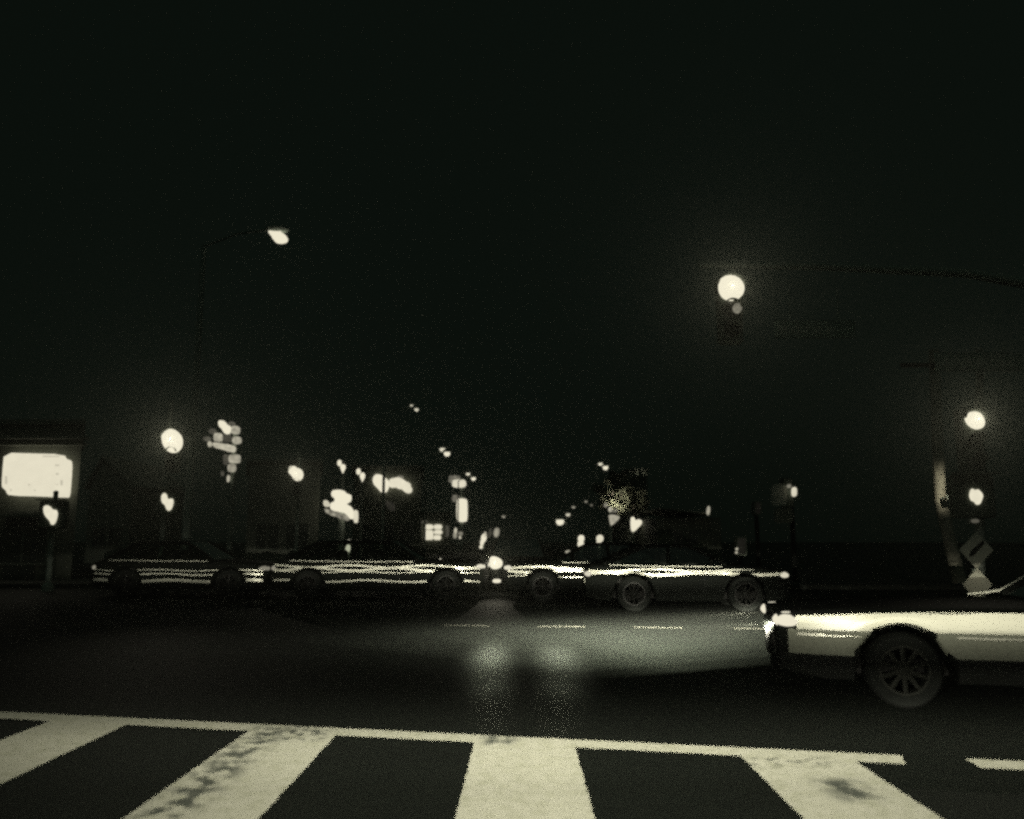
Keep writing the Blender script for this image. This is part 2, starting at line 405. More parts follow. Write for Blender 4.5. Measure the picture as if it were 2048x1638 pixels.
street_lamp(947, 957, 98, 'small street lamp with its shake ghost as second head, lowest and farthest of the left row', ghost=(936, 948, 3.6), r=4.4)
street_lamp(833, 819, 47, 'faint street lamp with its shake ghost as second head, upper of the left row', level=.75, ghost=(823, 811, 2.6), r=4)
street_lamp(1211, 935, 85, 'lone street lamp with its shake ghost as second head over the right side of the road', ghost=(1201, 928, 4), r=5.2, side=1)
for px, py, d, r, lv, lab in ((1120, 1043, 150, 7.5, 1.0, 'bright round road lamp, lowest of the string climbing right'), (1136, 1029, 130, 4, .7, 'small dim road lamp just above the bright round one'),
                         (1147, 1014, 112, 3, .35, 'faint road lamp, middle of the string climbing right'), (1172, 1003, 96, 2.6, .3, 'faint road lamp, highest of the string climbing right'),
                         (1183, 1010, 96, 2.6, .16, 'barely lit road lamp beside the glowing tree'), (1007, 1033, 160, 3, .35, 'tiny dim road lamp far down the middle of the road')):
    street_lamp(px, py, d, lab, level=lv, r=r, side=1, arm=1.2, group='far small road lamps')

def signal_head(px, py, d, r, label, which=1, glow=8.0, tgt=None, face=0.0, level=1.0, oval=None, group='traffic signals'):
    c = P(px, py, d); R = r * d / F; cell = .36
    z0 = c.z + cell * (which - 1)
    t = thing('traffic_signal', label, 'traffic signal', (c.x, d + .12, z0), group)
    MB().box((c.x, d + .22, z0), (.40, .24, cell * 3 + .08), bev=.03).build('housing', M['housing'], t)
    for k in range(3):
        zz = z0 + cell * (1 - k)
        if abs(zz - c.z) < .02:
            mb = MB()
            if oval: outline(mb, oval, d, .05, 2, dy=.04)
            else: mb.lathe((c.x, d + .09, c.z), [(R * .35, -.05), (R * .8, -.03), (R, .01), (R, .05)], 'Y')
            mb.build('lit_lens', lamp_mat(level, d), t, smooth=True)
        else:
            MB().lathe((c.x, d + .085, zz), [(.05, -.02), (.11, -.01), (.14, .02)], 'Y').build('lens', M['lens_off'], t, smooth=True)
        pts = []
        mbv = MB()
        rad = max(.16, R + .015) if abs(zz - c.z) < .02 else .16
        for a in range(0, 9):
            an = math.radians(10 + 160 * a / 8); pts.append((c.x + rad * math.cos(an), zz + rad * math.sin(an)))
        for i in range(8):
            (xa, za), (xb, zb) = pts[i], pts[i + 1]
            mbv.quad((xa, d + .1, za), (xb, d + .1, zb), (xb, d - .08, zb), (xa, d - .08, za))
        mbv.build('visor', M['housing'], t)
    if glow:
        tg = tgt or (0, 0, H)
        sp = spot('signal_beam', (c.x, d - .1, c.z), tg, glow, math.radians(15), .8, t)
    return t
def pole(px_top, py_top, d, label, px_bot=None, r=.07, name='signal_pole', mat='galv', cat='pole', group=None):
    a = P(px_top, py_top, d); xb = a.x if px_bot is None else px_bot
    t = thing(name, label, cat, (xb, d, 0), group)
    MB().tube([(xb, d, 0), (a.x, d, a.z)], [r * 1.1, r * .9], 12).build('shaft', M[mat], t, smooth=True)
    MB().lathe((xb, d, 0), [(r * 2.2, 0.0), (r * 2.2, .12), (r * 1.2, .22)], 'Z', 14).build('base', M[mat], t)
    MB().ball((a.x, d, a.z), (r, r, r * .8), 10, 6).build('cap', M[mat], t, smooth=True)
    return t
MAN = [(-3, -22), (4, -22), (7, -16), (6, -11), (11, -5), (13, 2), (9, 3), (6, -1), (5, 5), (9, 12), (7, 20), (2, 22), (1, 12), (-3, 8), (-5, 14), (-11, 20), (-13, 15), (-8, 8), (-7, -2), (-11, 3), (-14, 0), (-9, -9), (-5, -12), (-7, -17)]
def ped_signal(px, py, d, pix, label, level=1.0):
    c = P(px, py, d)
    t = thing('pedestrian_signal', label, 'pedestrian signal', (c.x, d, c.z - .25), 'lit walk signals at the crossing corners')
    MB().box((c.x, d + .16, c.z), (.72, .2, .74), bev=.03).build('housing', M['housing'], t)
    MB().box((c.x, d - .02, c.z + .39), (.74, .2, .03)).build('visor', M['housing'], t)
    mb = MB(); outline(mb, pix, d, .03, 2, dy=.025)
    mb.build('walking_figure', lamp_mat(level, d, .12, 8), t)
    return t
# far left corner
pole(343, 800, 24.6, 'galvanised signal pole on the far left corner, under the round lit signal')
signal_head(343, 880, 24, 23, 'glowing traffic signal on left corner pole, right of the lit shop sign', which=0, glow=9,
            oval=[(322, 868), (331, 859), (343, 857), (354, 862), (364, 874), (365, 890), (358, 902), (346, 907), (334, 902), (324, 888)])
ped_signal(333, 1003, 24, [(323, 990), (328, 985), (333, 989), (334, 996), (338, 999), (344, 996), (347, 1003), (344, 1015), (339, 1022), (333, 1020), (330, 1010), (324, 1006), (322, 998)],
           'lit walking figure signal below the left corner traffic signal')
pole(112, 985, 22.4, 'short dark post beside the shop front, holding the leftmost walk signal', mat='pole')
ped_signal(101, 1029, 22, [(86, 1014), (92, 1010), (99, 1012), (105, 1020), (112, 1019), (115, 1027), (113, 1038), (108, 1049), (102, 1050), (99, 1041), (93, 1036), (87, 1026)],
           'lit walking figure signal under the lit shop sign, leftmost')
# far left second signal in front of a pale wall
pole(600, 905, 34.6, 'thin signal pole before the pale low building', mat='pole')
signal_head(592, 947, 34, 16, 'traffic signal before a pale wall, smaller one in the left half', which=0, glow=4,
            oval=[(576, 938), (580, 932), (588, 931), (594, 936), (602, 938), (607, 947), (605, 957), (597, 963), (588, 960), (583, 951), (577, 946)])
# mast arm reaching in from the right
d = 13.5; c = P(1463, 575, d)
t = thing('signal_mast', 'dark curved mast arm reaching over the junction from the right', 'mast arm', (9.6, d + .4, 0))
MB().tube([(9.6, d + .4, 0), (9.6, d + .4, 6.4)], [.17, .12], 14).build('shaft', M['pole'], t, smooth=True)
MB().tube([(9.6, d + .4, 5.7), (8.0, d + .4, 6.0), (5.5, d + .4, 6.12), (3.3, d + .4, 6.15)], [.10, .085, .07, .05], 10).build('arm', M['pole'], t, smooth=True)
MB().lathe((9.6, d + .4, 0), [(.34, 0), (.34, .05), (.2, .3)], 'Z', 16).build('base', M['pole'], t)
signal_head(1463, 575, d, 27, 'largest glowing traffic signal, hung high over the right side of the road', which=0, glow=5.5,
            oval=[(1438, 562), (1446, 552), (1460, 548), (1474, 551), (1486, 562), (1490, 576), (1486, 590), (1474, 599), (1460, 601), (1446, 595), (1438, 582)])
b = P(1475, 617, d)
t = thing('signal_arrow_unit', 'small dim lit arrow unit just beneath the hanging signal', 'signal light', (b.x, d, b.z), 'traffic signals')
MB().box((b.x, d + .2, b.z), (.26, .2, .26), bev=.02).build('housing', M['housing'], t)
mb = MB(); outline(mb, disc(1475, 616, 9, 10), d, .04, 1, dy=.03); mb.build('lit_lens', lamp_mat(.28, d, .5, 20), t)
def name_sign(x0, y0, x1, y1, d, label, chunks, drop=.0):
    a, bq = P(x0, y0, d), P(x1, y1, d)
    t = thing('street_name_sign', label, 'street sign', ((a.x + bq.x) / 2, d, bq.z), 'street name blades')
    MB().box(((a.x + bq.x) / 2, d, (a.z + bq.z) / 2), (abs(bq.x - a.x), .03, abs(a.z - bq.z)), bev=.012).build('blade', M['sign_green'], t)
    mb = MB(); w = (bq.x - a.x); hh = abs(a.z - bq.z); xx = a.x + .05 * w
    for k in chunks:                                  # illegible letter strokes
        if k == ' ': xx += .05 * w; continue
        ww = .045 * w; top_ = .30 if k == 'c' else .16; zz0, zz1 = bq.z + hh * .22, bq.z + hh * (.84 if k == 'c' else .62)
        for sx in (0, ww * .68): mb.box((xx + sx, d - .019, (zz0 + zz1) / 2), (ww * .24, .006, zz1 - zz0))
        mb.box((xx + ww * .34, d - .019, zz1 - .015), (ww * .44, .005, .025)); mb.box((xx + ww * .34, d - .019, (zz0 if k != 'a' else (zz0 + zz1) / 2) + .012), (ww * .44, .005, .022))
        xx += ww * 1.22
    mb.build('lettering', M['letter'], t)
    for sx in (.2, .8):
        MB().tube([(a.x + w * sx, d, a.z - .01), (a.x + w * sx, d, a.z + (drop or .1))], .012, 6).build('bracket', M['pole'], t)
    return t
name_sign(1548, 640, 1712, 676, d + .4, 'dark street name blade hanging from the mast arm, illegible pale letters', 'cararaacaa cr', drop=.6)
name_sign(1868, 705, 2046, 742, 14, 'dark street name blade on top of the right signal pole, illegible letters', 'caacaraaca craac')
# right pole on the median
pole(1958, 700, 14.3, 'galvanised signal pole on the median, carrying two diamond signs', px_bot=7.95)
signal_head(1950, 840, 14, 20, 'glowing traffic signal at the right edge, above the walking figure', which=0, glow=6.4,
            oval=[(1931, 833), (1937, 825), (1948, 822), (1960, 825), (1968, 833), (1971, 846), (1967, 855), (1957, 859), (1945, 855), (1935, 846)])
ped_signal(1953, 992, 14, [(1941, 983), (1945, 976), (1950, 981), (1956, 978), (1961, 982), (1967, 990), (1965, 998), (1961, 1008), (1954, 1010), (1950, 1003), (1944, 1002), (1940, 993)],
           'lit walking figure signal on the right median pole')
def diamond(cx, cy, rx, ry, d, label, slash):
    c = P(cx, cy, d); lo = P(cx, cy + ry, d)
    t = thing('diamond_sign', label, 'road sign', (c.x, d, lo.z), 'diamond signs on the median pole')
    mb = MB(); outline(mb, [(cx, cy - ry), (cx + rx, cy), (cx, cy + ry), (cx - rx, cy)], d, .012, 0); mb.build('panel', M['sign_face'], t)
    if slash:
        mb = MB(); outline(mb, [(cx + 12, cy - 20), (cx + 17, cy - 14), (cx - 6, cy + 12), (cx - 15, cy + 14), (cx - 11, cy + 2)], d, .006, 0, dy=-.009); mb.build('symbol', M['sign_black'], t)
    MB().box((c.x, d + .05, c.z), (.06, .07, .5)).build('bracket', M['pole'], t)
diamond(1953, 1100, 34, 37, 14.0, 'upper dim diamond sign with a dark slanting stroke', True)
diamond(1955, 1169, 30, 33, 13.98, 'lower plain pale diamond sign above the dark coupe', False)
c = P(1951, 1042, 14)
t = thing('push_button_box', 'small pale cap light between walking figure and diamond sign', 'push button', (c.x, 14, c.z), None)
MB().box((c.x, 14.05, c.z), (.17, .1, .10), bev=.02).build('case', M['galv'], t)
mb = MB(); outline(mb, disc(1951, 1042, 8, 4), 14, .02, 1, dy=-.03); mb.build('lens', lamp_mat(.10, 14), t)
spot('diamond_fill_beam', (c.x + .1, 13.25, c.z - .05), (P(1955, 1172, 14).x, 14, P(1955, 1172, 14).z), .95, math.radians(14), .7, t)  # added spot, only there to brighten the lower diamond sign
# utility pole at the right with an added light on it
d = 24.0; a, bq = P(1872, 820, d), P(1888, 1060, d)
xb = 13.1
t = thing('utility_pole', 'pale wooden utility pole at right, lit along its middle by an added light', 'utility pole', (xb - .25, d, .13))
MB().tube([(xb - .25, d, .13), (P(1880, 1000, d).x, d, P(1880, 1000, d).z), (P(1868, 700, d).x, d, P(1868, 700, d).z)], [.19, .17, .14], 14).build('shaft', M['wood'], t, smooth=True)
q = P(1868, 700, d); MB().box((q.x, d - .16, q.z - .5), (2.2, .1, .12)).build('crossarm', M['bark'], t)
q = P(1896, 996, d - .5)
fl = thing('added_floodlight', 'added bracket light on the utility pole at right', 'added_floodlight', (q.x, d - .5, q.z))
MB().tube([(q.x - .05, d - .1, q.z), (q.x + .02, d - .5, q.z)], .025, 8).build('bracket', M['pole'], fl)
MB().box((q.x, d - .52, q.z), (.12, .12, .12), bev=.02).build('case', M['galv'], fl)
spot('pole_fill_beam', (q.x - .10, d - 1.15, q.z + .25), (P(1879, 978, d).x, d, P(1879, 978, d).z), 1.9, math.radians(42), .9, fl)  # added light, brightens the middle of the utility pole

# ------------------------------------------------------------------ post lanterns
for (px, py, gx, gy, d, lab) in ((686, 936, 679, 926, 39, 'post lantern with its shake ghost as second globe, left of the pair above the white sign'),
                                 (725, 953, 717, 943, 44, 'post lantern with its shake ghost as second globe, right of the pair above the white sign')):
    c, g = P(px, py, d), P(gx, gy, d); s = d / F
    t = thing('post_lantern', lab, 'post lantern', (c.x, d, 0), 'post lanterns by the shops')
    MB().tube([(c.x, d, .13), (c.x, d, c.z - 11 * s)], [.07, .045], 10).build('pole', M['galv'], t, smooth=True)
    prof = [(.2 * s, 12 * s), (1.6 * s, 8 * s), (4.2 * s, 3 * s), (5.4 * s, -1 * s), (4.6 * s, -5 * s), (2 * s, -7.5 * s), (.1 * s, -8 * s)]  # teardrop tail stands in for lamp spill down the pole
    MB().lathe((c.x, d, c.z), [(r_, -z_) for r_, z_ in prof], 'Z', 16).build('globe', lamp_mat(1.0, d), t, smooth=True)
    MB().tube([(c.x, d, c.z - 10 * s), (g.x, d + .05, g.z - 6 * s)], .02, 6).build('arm', M['galv'], t)
    MB().ball(g, (4.6 * s, 4.6 * s, 6.4 * s)).build('globe', lamp_mat(.97, d), t, smooth=True)  # extra globe shaped from the lantern's shake ghost

# ------------------------------------------------------------------ buildings and lit signs on the left
def block(mb, x0, x1, y0, depth, z0, z1, sk=None):
    """a building volume whose side walls run back along the skewed side street"""
    k0, k1 = (x0 * depth / y0, x1 * depth / y0) if sk is None else (sk, sk)
    return mb.prism([(x0, y0, z0), (x1, y0, z0), (x1 + k1, y0 + depth, z0), (x0 + k0, y0 + depth, z0)], (0, 0, z1 - z0))
def windows(t, x0, x1, z0, z1, n, y):
    w = (x1 - x0) / n
    for k in range(n):
        xc, zc, ww, hh = x0 + w * (k + .5), (z0 + z1) / 2, w * .8, z1 - z0
        g = MB().box((xc, y, zc), (ww, .06, hh)).build('window', M['window'], t)
        fr = MB()
        for dz in (-1, 1): fr.box((xc, y - .03, zc + dz * hh / 2), (ww + .1, .05, .06))
        for dx in (-1, 0, 1): fr.box((xc + dx * ww / 2, y - .033, zc), (.05, .05, hh - .06))
        fr.build('frame', M['stucco'], g)
# corner shop with the big lit sign
d = 26.0; a = P(150, 855, d)
t = thing('corner_shop', 'dark corner shop at left edge with stepped cornice and lit sign', 'shop', (a.x - 4, d + 4, .13))
block(MB(), a.x - 9, a.x, d + .5, 8, .13, 5.07).build('wall', M['brick'], t)
cz = MB()
for py_, dep, hh in ((874, .42, .10), (886, .25, .09)):
    p0 = P(-60, py_, d); cz.box((a.x - 4.5, d + .45 - dep / 2 - .0, p0.z), (9.1 + dep, dep + .02, hh))
block(cz, a.x - 9.15, a.x + .12, d + .4, 8.2, 5.07, 5.23); cz.build('cornice', M['render'], t)
windows(t, a.x - 6.5, a.x - .6, .6, 1.75, 3, d + .48)
p = P(42, 1031, d); MB().box((p.x, d + .25, p.z), (1.5, .46, .10)).build('ledge', M['render'], t)
MB().box((p.x - .2, d + .47, 1.2), (1.0, .06, 2.1)).build('door', M['window'], t)
t = thing('lit_shop_sign', 'big bright rectangular light box sign on the corner shop', 'sign', (P(70, 990, d).x, d, P(70, 995, d).z))
sg = [(8, 905), (66, 907), (122, 908), (126, 917), (134, 919), (138, 924), (136, 960), (133, 993), (128, 995), (70, 992), (18, 991), (13, 986), (12, 981), (5, 976), (3, 970), (5, 940)]
mb = MB(); outline(mb, sg, d, .22, 1, dy=.15); mb.build('lit_panel', lamp_mat(.93, d, .06, 3), t)
mk = MB()
for x0, y0, x1, y1 in ((85, 911.5, 119, 914), (112, 946, 117, 950), (110, 929, 118, 932), (110, 968, 117, 969.5), (121, 960, 125, 971), (10, 952, 14, 968), (20, 978, 23, 982), (56, 968, 60, 971), (68, 979, 71, 982)):
    outline(mk, rect(x0, y0, x1, y1, .5), d, .01, 1, dy=.135)
mk.build('printing', lamp_mat(.62, d), t)
p = P(42, 1031, d)
# pale low building behind the second signal
d = 38.0; x0, x1 = P(500, 925, d).x, P(642, 925, d).x; zt = P(560, 925, d).z
t = thing('pale_building', 'pale plain low building behind the smaller left signal', 'building', ((x0 + x1) / 2, d, .13))
block(MB(), x0, x1, d, 8, .13, zt).build('wall', M['render'], t)
block(MB(), x0 - .12, x1 + .12, d - .1, 8.2, zt, zt + .14).build('parapet', M['stucco'], t)
windows(t, x0 + .3, x1 - .3, .9, 2.1, 2, d - .02)
spot('signal_wash', (P(592, 947, 34).x, 34.7, P(592, 947, 34).z), (P(585, 960, d).x, d, P(585, 975, d).z), .10, math.radians(75), 1, t)
# gabled dark house between shop and signal
d = 44.0; x0, x1 = P(178, 1000, d).x, P(262, 1000, d).x
t = thing('gabled_house', 'dim gabled house front between lit sign and corner signal', 'house', ((x0 + x1) / 2, d, .13))
zg, ze = P(205, 918, d).z, P(205, 975, d).z
MB().prism([(x0, d, .13), (x1, d, .13), (x1, d, ze), ((x0 + x1) / 2 - .5, d, zg), (x0, d, ze)], (0, 7, 0)).build('wall', M['stucco'], t)
mb = MB(); mx_ = (x0 + x1) / 2 - .5
mb.prism([(x0 - .2, d - .2, ze - .1), (mx_, d - .2, zg + .03), (mx_, d - .2, zg + .2), (x0 - .3, d - .2, ze + .06)], (0, 7.4, 0)); mb.prism([(x1 + .2, d - .2, ze - .1), (mx_, d - .2, zg + .03), (mx_, d - .2, zg + .2), (x1 + .3, d - .2, ze + .06)], (0, 7.4, 0))
mb.build('roof', M['roofing'], t)
windows(t, x0 + .3, x1 - .3, 1.0, 2.0, 2, d - .02)
# pylon sign with stacked tenant panels
d = 45.0; c = P(462, 960, d)
t = thing('pylon_sign', 'tall pylon sign of stacked ragged lit name boards, left of centre', 'pylon sign', (c.x, d + .3, .13))
MB().tube([(c.x, d + .3, .13), (c.x, d + .3, P(460, 850, d).z)], .12, 10).build('pole', M['pole'], t)
for pix, lv, mo in (
    ([(436, 842), (441, 840), (449, 842), (454, 850), (459, 851), (462, 857), (459, 867), (454, 870), (447, 865), (443, 857), (437, 852)], 1.0, .02),
    (rect(462, 852, 479, 868, 3), .62, .6), (rect(464, 873, 482, 888, 4), .62, .6), (rect(427, 866, 444, 883, 3), .62, .55), (rect(417, 857, 432, 868, 4), .12, .6), (rect(406, 873, 421, 882, 3), .15, .6),
    ([(424, 884), (440, 886), (458, 889), (471, 892), (470, 905), (456, 903), (441, 898), (427, 895)], .72, .4), (disc(419, 888, 4, 6), .6, .4),
    (rect(457, 909, 480, 926, 3), .6, .6), (rect(455, 928, 471, 944, 3), .5, .6), (disc(456, 957, 2.6, 7, .1), .6, .3), (disc(444, 947, 3, 5), .1, .5), (rect(446, 868, 462, 884, 3), .08, .6), (rect(456, 843, 470, 852, 3), .12, .6), (rect(446, 908, 455, 930, 3), .10, .6)):
    mb = MB(); outline(mb, pix, d, .12, 2); mb.build('name_board', lamp_mat(lv, d, mo, 5), t)
# brightly lit stacked shop sign
d = 37.0; c = P(680, 1020, d)
t = thing('stacked_shop_sign', 'blown-out white stacked shop sign under the two post lanterns', 'sign', (c.x, d + .2, .13))
mb = MB(); outline(mb, [(663, 981), (676, 979), (687, 981), (690, 986), (697, 988), (701, 991), (700, 1002), (694, 1006), (690, 1008), (696, 1010), (702, 1015), (706, 1024), (706, 1036), (701, 1039), (696, 1033), (689, 1026), (678, 1024), (668, 1022), (660, 1018), (660, 1006), (669, 1003), (669, 996), (662, 992)], d, .3, 1)
mb.build('lit_panel', lamp_mat(1.0, d), t)
mb = MB(); outline(mb, rect(707, 1020, 715, 1046, 3), d, .2, 2); mb.build('lit_panel', lamp_mat(.88, d, .1, 4), t)
mb = MB(); outline(mb, [(646, 1003), (650, 999), (657, 1004), (658, 1013), (651, 1014), (647, 1010)], d, .2, 2); mb.build('lit_panel', lamp_mat(.8, d, .3, 6), t)
mb = MB(); outline(mb, [(648, 1016), (660, 1019), (680, 1026), (694, 1031), (700, 1041), (690, 1042), (676, 1035), (660, 1030), (650, 1024)], d, .1, 2, dy=.05); mb.build('lower_letters', lamp_mat(.45, d, .9, 5), t)
MB().tube([(c.x, d + .45, .13), (c.x, d + .45, P(680, 985, d).z)], .14, 10).build('post', M['pole'], t)
# shop terrace behind with the logo sign
d = 60.0; x0, x1 = P(705, 1000, d).x, P(842, 1000, d).x; zt = P(770, 935, d).z
t = thing('shop_terrace', 'dark flat-roofed shop building behind the round logo sign', 'building', ((x0 + x1) / 2, d + .4, .13))
block(MB(), x0, x1, d + .4, 12, .13, zt).build('wall', M['brick'], t)
block(MB(), x0 - .15, x1 + .15, d + .3, 12.2, zt, zt + .2).build('parapet', M['roofing'], t)
windows(t, x0 + .4, x1 - .4, .8, 2.6, 3, d + .38)
c = P(785, 967, d)
t = thing('logo_sign', 'lit fascia sign of round white emblem and run-together letters stepping down right', 'sign', (c.x, d, c.z))
mb = MB(); outline(mb, [(746, 955), (750, 949), (757, 948), (765, 951), (771, 956), (777, 961), (778, 972), (774, 982), (768, 986), (761, 984), (756, 977), (748, 970), (745, 962)], d, .25, 2)
mb.build('emblem', lamp_mat(.98, d), t)
mb = MB(); outline(mb, [(778, 958), (786, 957), (796, 954), (804, 957), (812, 963), (820, 966), (821, 973), (824, 977), (823, 985), (814, 987), (807, 982), (803, 978), (797, 978), (792, 974), (783, 976), (778, 972)], d, .2, 1)
mb.build('letters', lamp_mat(.95, d, .12, 2), t)
for xx, yy, rr in ((800, 955, 7), (787, 957, 5)):
    mb = MB(); outline(mb, disc(xx, yy, rr, rr * .6), d, .05, 1, dy=.03); mb.build('letters', lamp_mat(.35, d, .6, 3), t)
d = 58
t = thing('dim_window_sign', 'dim grey shop window patch below the letter sign', 'window sign', (P(785, 1012, d).x, d, P(785, 1020, d).z))
mb = MB(); outline(mb, [(770, 1000), (784, 1004), (790, 1010), (790, 1022), (780, 1022), (772, 1012)], d, .1, 2); mb.build('pane', lamp_mat(.035, d, .6, 3), t)
# lit storefront window of six panes with dim lettering
d = 76.0; c = P(865, 1065, d); x0, x1 = P(834, 1065, d).x, P(900, 1065, d).x
t = thing('storefront', 'lit storefront with six bright panes under dim lettering', 'shop', (c.x, d, .13))
block(MB(), x0, x1, d + .2, 8, .13, 3.9).build('wall', M['brick'], t)
mb = MB()
for x_, y_, X_, Y_ in ((848.5, 1049, 866.5, 1059), (867.5, 1049, 884, 1059), (847.5, 1060, 866.5, 1080), (867.5, 1060, 884.5, 1068.5), (867, 1070, 882, 1080)):
    outline(mb, rect(x_, y_, X_, Y_, 2.5), d, .1, 2)
mb.build('window', lamp_mat(.92, d, .08, 2), t)
mb = MB(); outline(mb, rect(838, 1041.5, 856, 1047, 1.5), d, .08, 1); outline(mb, rect(836, 1049, 843, 1061, 2), d, .08, 1); outline(mb, rect(891, 1051, 898, 1074, 2), d, .08, 1); mb.build('lettering', lamp_mat(.10, d, .8, 6), t)
for cx_, cy_, rx_, ry_, lv in ((911, 1062, 3, 7, .75), (910, 1071, 4, 6, .4), (921, 1067, 5, 4, .3), (920, 1075, 2.6, 3.2, .75)):
    pass
d = 82
t = thing('doorway_lights', 'small cluster of door lights right of the bright storefront', 'door lights', (P(914, 1068, d).x, d, 1.0))
for cx_, cy_, rx_, ry_, lv in ((911, 1062, 3, 7, .75), (910, 1071, 4, 6, .4), (921, 1067, 5, 4, .3), (920, 1075, 2.6, 3.2, .75)):
    mb = MB(); outline(mb, disc(cx_, cy_, rx_, ry_), d, .1, 1); mb.build('bulb', lamp_mat(lv, d, .4, 4), t)
# road-side pylon with two white panels
d = 100.0; c = P(923, 1020, d)
t = thing('price_pylon', 'slim pylon sign, tall white panel with a small white panel above it', 'pylon sign', (c.x, d + .2, .13))
MB().tube([(c.x, d + .35, .13), (c.x, d + .35, P(920, 956, d).z)], .16, 8).build('pole', M['pole'], t)
mb = MB(); outline(mb, rect(913, 997, 935, 1044, 4), d, .3, 2); mb.build('lit_panel', lamp_mat(.96, d), t)
mb = MB(); outline(mb, rect(904, 959, 932, 975, 4), d, .3, 2); mb.build('lit_panel', lamp_mat(.9, d, .12, 2), t)
mb = MB(); outline(mb, rect(897, 951, 921, 966, 3), d, .2, 2, dy=.2); outline(mb, rect(904, 990, 920, 1004, 3), d, .2, 2, dy=.2); mb.build('ghost_panel', lamp_mat(.25, d, .8, 3), t)  # dim shake ghosts of both panels, built as glowing plates

# small lights near the road's end
def small_glow(name, label, cat, blobs, d, group=None, post=True):
    c = P(blobs[0][0], blobs[0][1], d); t = thing(name, label, cat, (c.x, d + .1, 0), group)
    if post: MB().tube([(c.x, d + .12, 0), (c.x, d + .12, c.z)], .06, 8).build('post', M['pole'], t)
    for (x_, y_, rx_, ry_, lv) in blobs:
        mb = MB(); outline(mb, disc(x_, y_, rx_, ry_, .15), d, .12, 1); mb.build('lit_lens', lamp_mat(lv, d, .05, 3), t)
    return t
small_glow('bollard_lamp', 'stubby lit double-lens post lamp, left one right of centre', 'post lamp', [(1162.5, 1077, 6.5, 7, 1), (1161.5, 1087, 6, 8, .95)], 42, 'short post lamps right of centre')
small_glow('bollard_lamp', 'lit post lamp tapering to a narrow foot, right one right of centre', 'post lamp', [(1200, 1077, 7, 7.5, .9), (1197.5, 1086, 4.5, 7, .8)], 42, 'short post lamps right of centre')
small_glow('walk_lamp', 'slanted lit signal lamp with a dot below, left of the oncoming headlight', 'signal lamp', [(967.5, 1076, 5.5, 9, 1), (964, 1085, 4, 6, .95), (970, 1069, 3, 6, .5), (962, 1094, 3.6, 3.8, .95)], 60)
small_glow('window_lamp', 'soft dim oblong glow right of the slanted lamp', 'window light', [(993, 1065, 6, 10, .30), (993, 1066, 3, 7, .5), (980, 1066, 3, 10, .06)], 90)
small_glow('reflector_post', 'tiny pale reflector low beside the two post lamps', 'reflector', [(1137, 1103, 4.5, 3, .35), (1133, 1104, 2.4, 2, .5)], 40)  # reflector glow put in as emission
small_glow('delineator', 'white slanted delineator post with a dot above, over the left cars', 'delineator', [(695, 1098, 4.2, 9, 1), (690, 1106, 3.6, 7, 1), (697, 1081.5, 2.6, 2.8, .75)], 23.6, None)  # delineator given a glow of its own for returned light
small_glow('kerb_reflector', 'tiny round white reflector above the middle car row', 'reflector', [(880, 1121, 3.2, 4, 1.0)], 23.0)  # returned light put in as emission
small_glow('kerb_reflector', 'faint pair of tiny reflectors above the left car row', 'reflector', [(466, 1126, 2.8, 3, .4), (477, 1138, 3, 3, .2)], 23.8)  # emission in place of returned light

# ------------------------------------------------------------------ right-hand side: tree, station canopy, signs
def tree(px, py, d, rad, hgt, label, lit):
    c = P(px, py, d); t = thing('street_tree', label, 'tree', (c.x, d, .13), 'trees on the right side')
    mb = MB(); mb.tube([(c.x, d, .13), (c.x + .05, d, c.z * .5), (c.x - .04, d, c.z)], [.16, .11, .05], 9)
    for k in range(9):
        a = k * 2.4; r_ = rad[0] * .7; mb.tube([(c.x, d, c.z * (.45 + .05 * k)), (c.x + r_ * math.cos(a), d + r_ * math.sin(a), c.z * (.45 + .05 * k) + rad[1] * .5)], [.05, .015], 6)
    mb.build('trunk', M['bark'], t)
    rnd = random.Random(int(px)); mb = MB(); clumps = []
    for _ in range(26):
        a = rnd.uniform(0, 6.28); e = rnd.uniform(-1, 1); q = rnd.uniform(.3, 1) ** .5
        clumps.append((c + Vector((rad[0] * q * math.cos(a) * math.sqrt(1 - e * e), rad[0] * q * math.sin(a) * math.sqrt(1 - e * e), rad[1] * q * e)), rnd.uniform(.2, .42) * rad[0]))
    for cc, cr in clumps:
        for _ in range(170):
            v = Vector((rnd.gauss(0, 1), rnd.gauss(0, 1), rnd.gauss(0, 1))).normalized() * cr * rnd.uniform(.3, 1)
            p = cc + v; n1 = Vector((rnd.gauss(0, 1), rnd.gauss(0, 1), rnd.gauss(0, 1))).normalized(); n2 = n1.orthogonal().normalized(); s_ = rnd.uniform(.05, .11)
            mb.quad(p - n1 * s_, p + n2 * s_ * .5, p + n1 * s_, p - n2 * s_ * .5)
    mb.build('crown', M['leaf'], t)
    return t
tr = tree(1226, 985, 55, (1.15, 1.35), 4, 'small tree glowing in added light, right of the road', True)
c = P(1227, 1000, 55)
spot('tree_fill_light', (c.x, 52.6, c.z - .6), (c.x + .25, 55, c.z - .0), 75, math.radians(30), 1, tr)  # added light without a lamp body, makes the crown glow
tree(1268, 999, 58, (.95, .8), 4, 'dim small tree beside the glowing one', False)
d = 54.0
t = thing('wall_lantern', 'two small bulbs at the foot of the glowing tree', 'lantern', (P(1220, 1020, d).x, d, 0))
for cx_, cy_, rx_, ry_, lv in ((1221, 1019, 4, 5, .7), (1212, 1010, 4, 5, .3), (1229, 1021, 8, 4, .2)):
    mb = MB(); outline(mb, disc(cx_, cy_, rx_, ry_), d, .1, 1); mb.build('bulb', lamp_mat(lv, d, .4, 4), t)
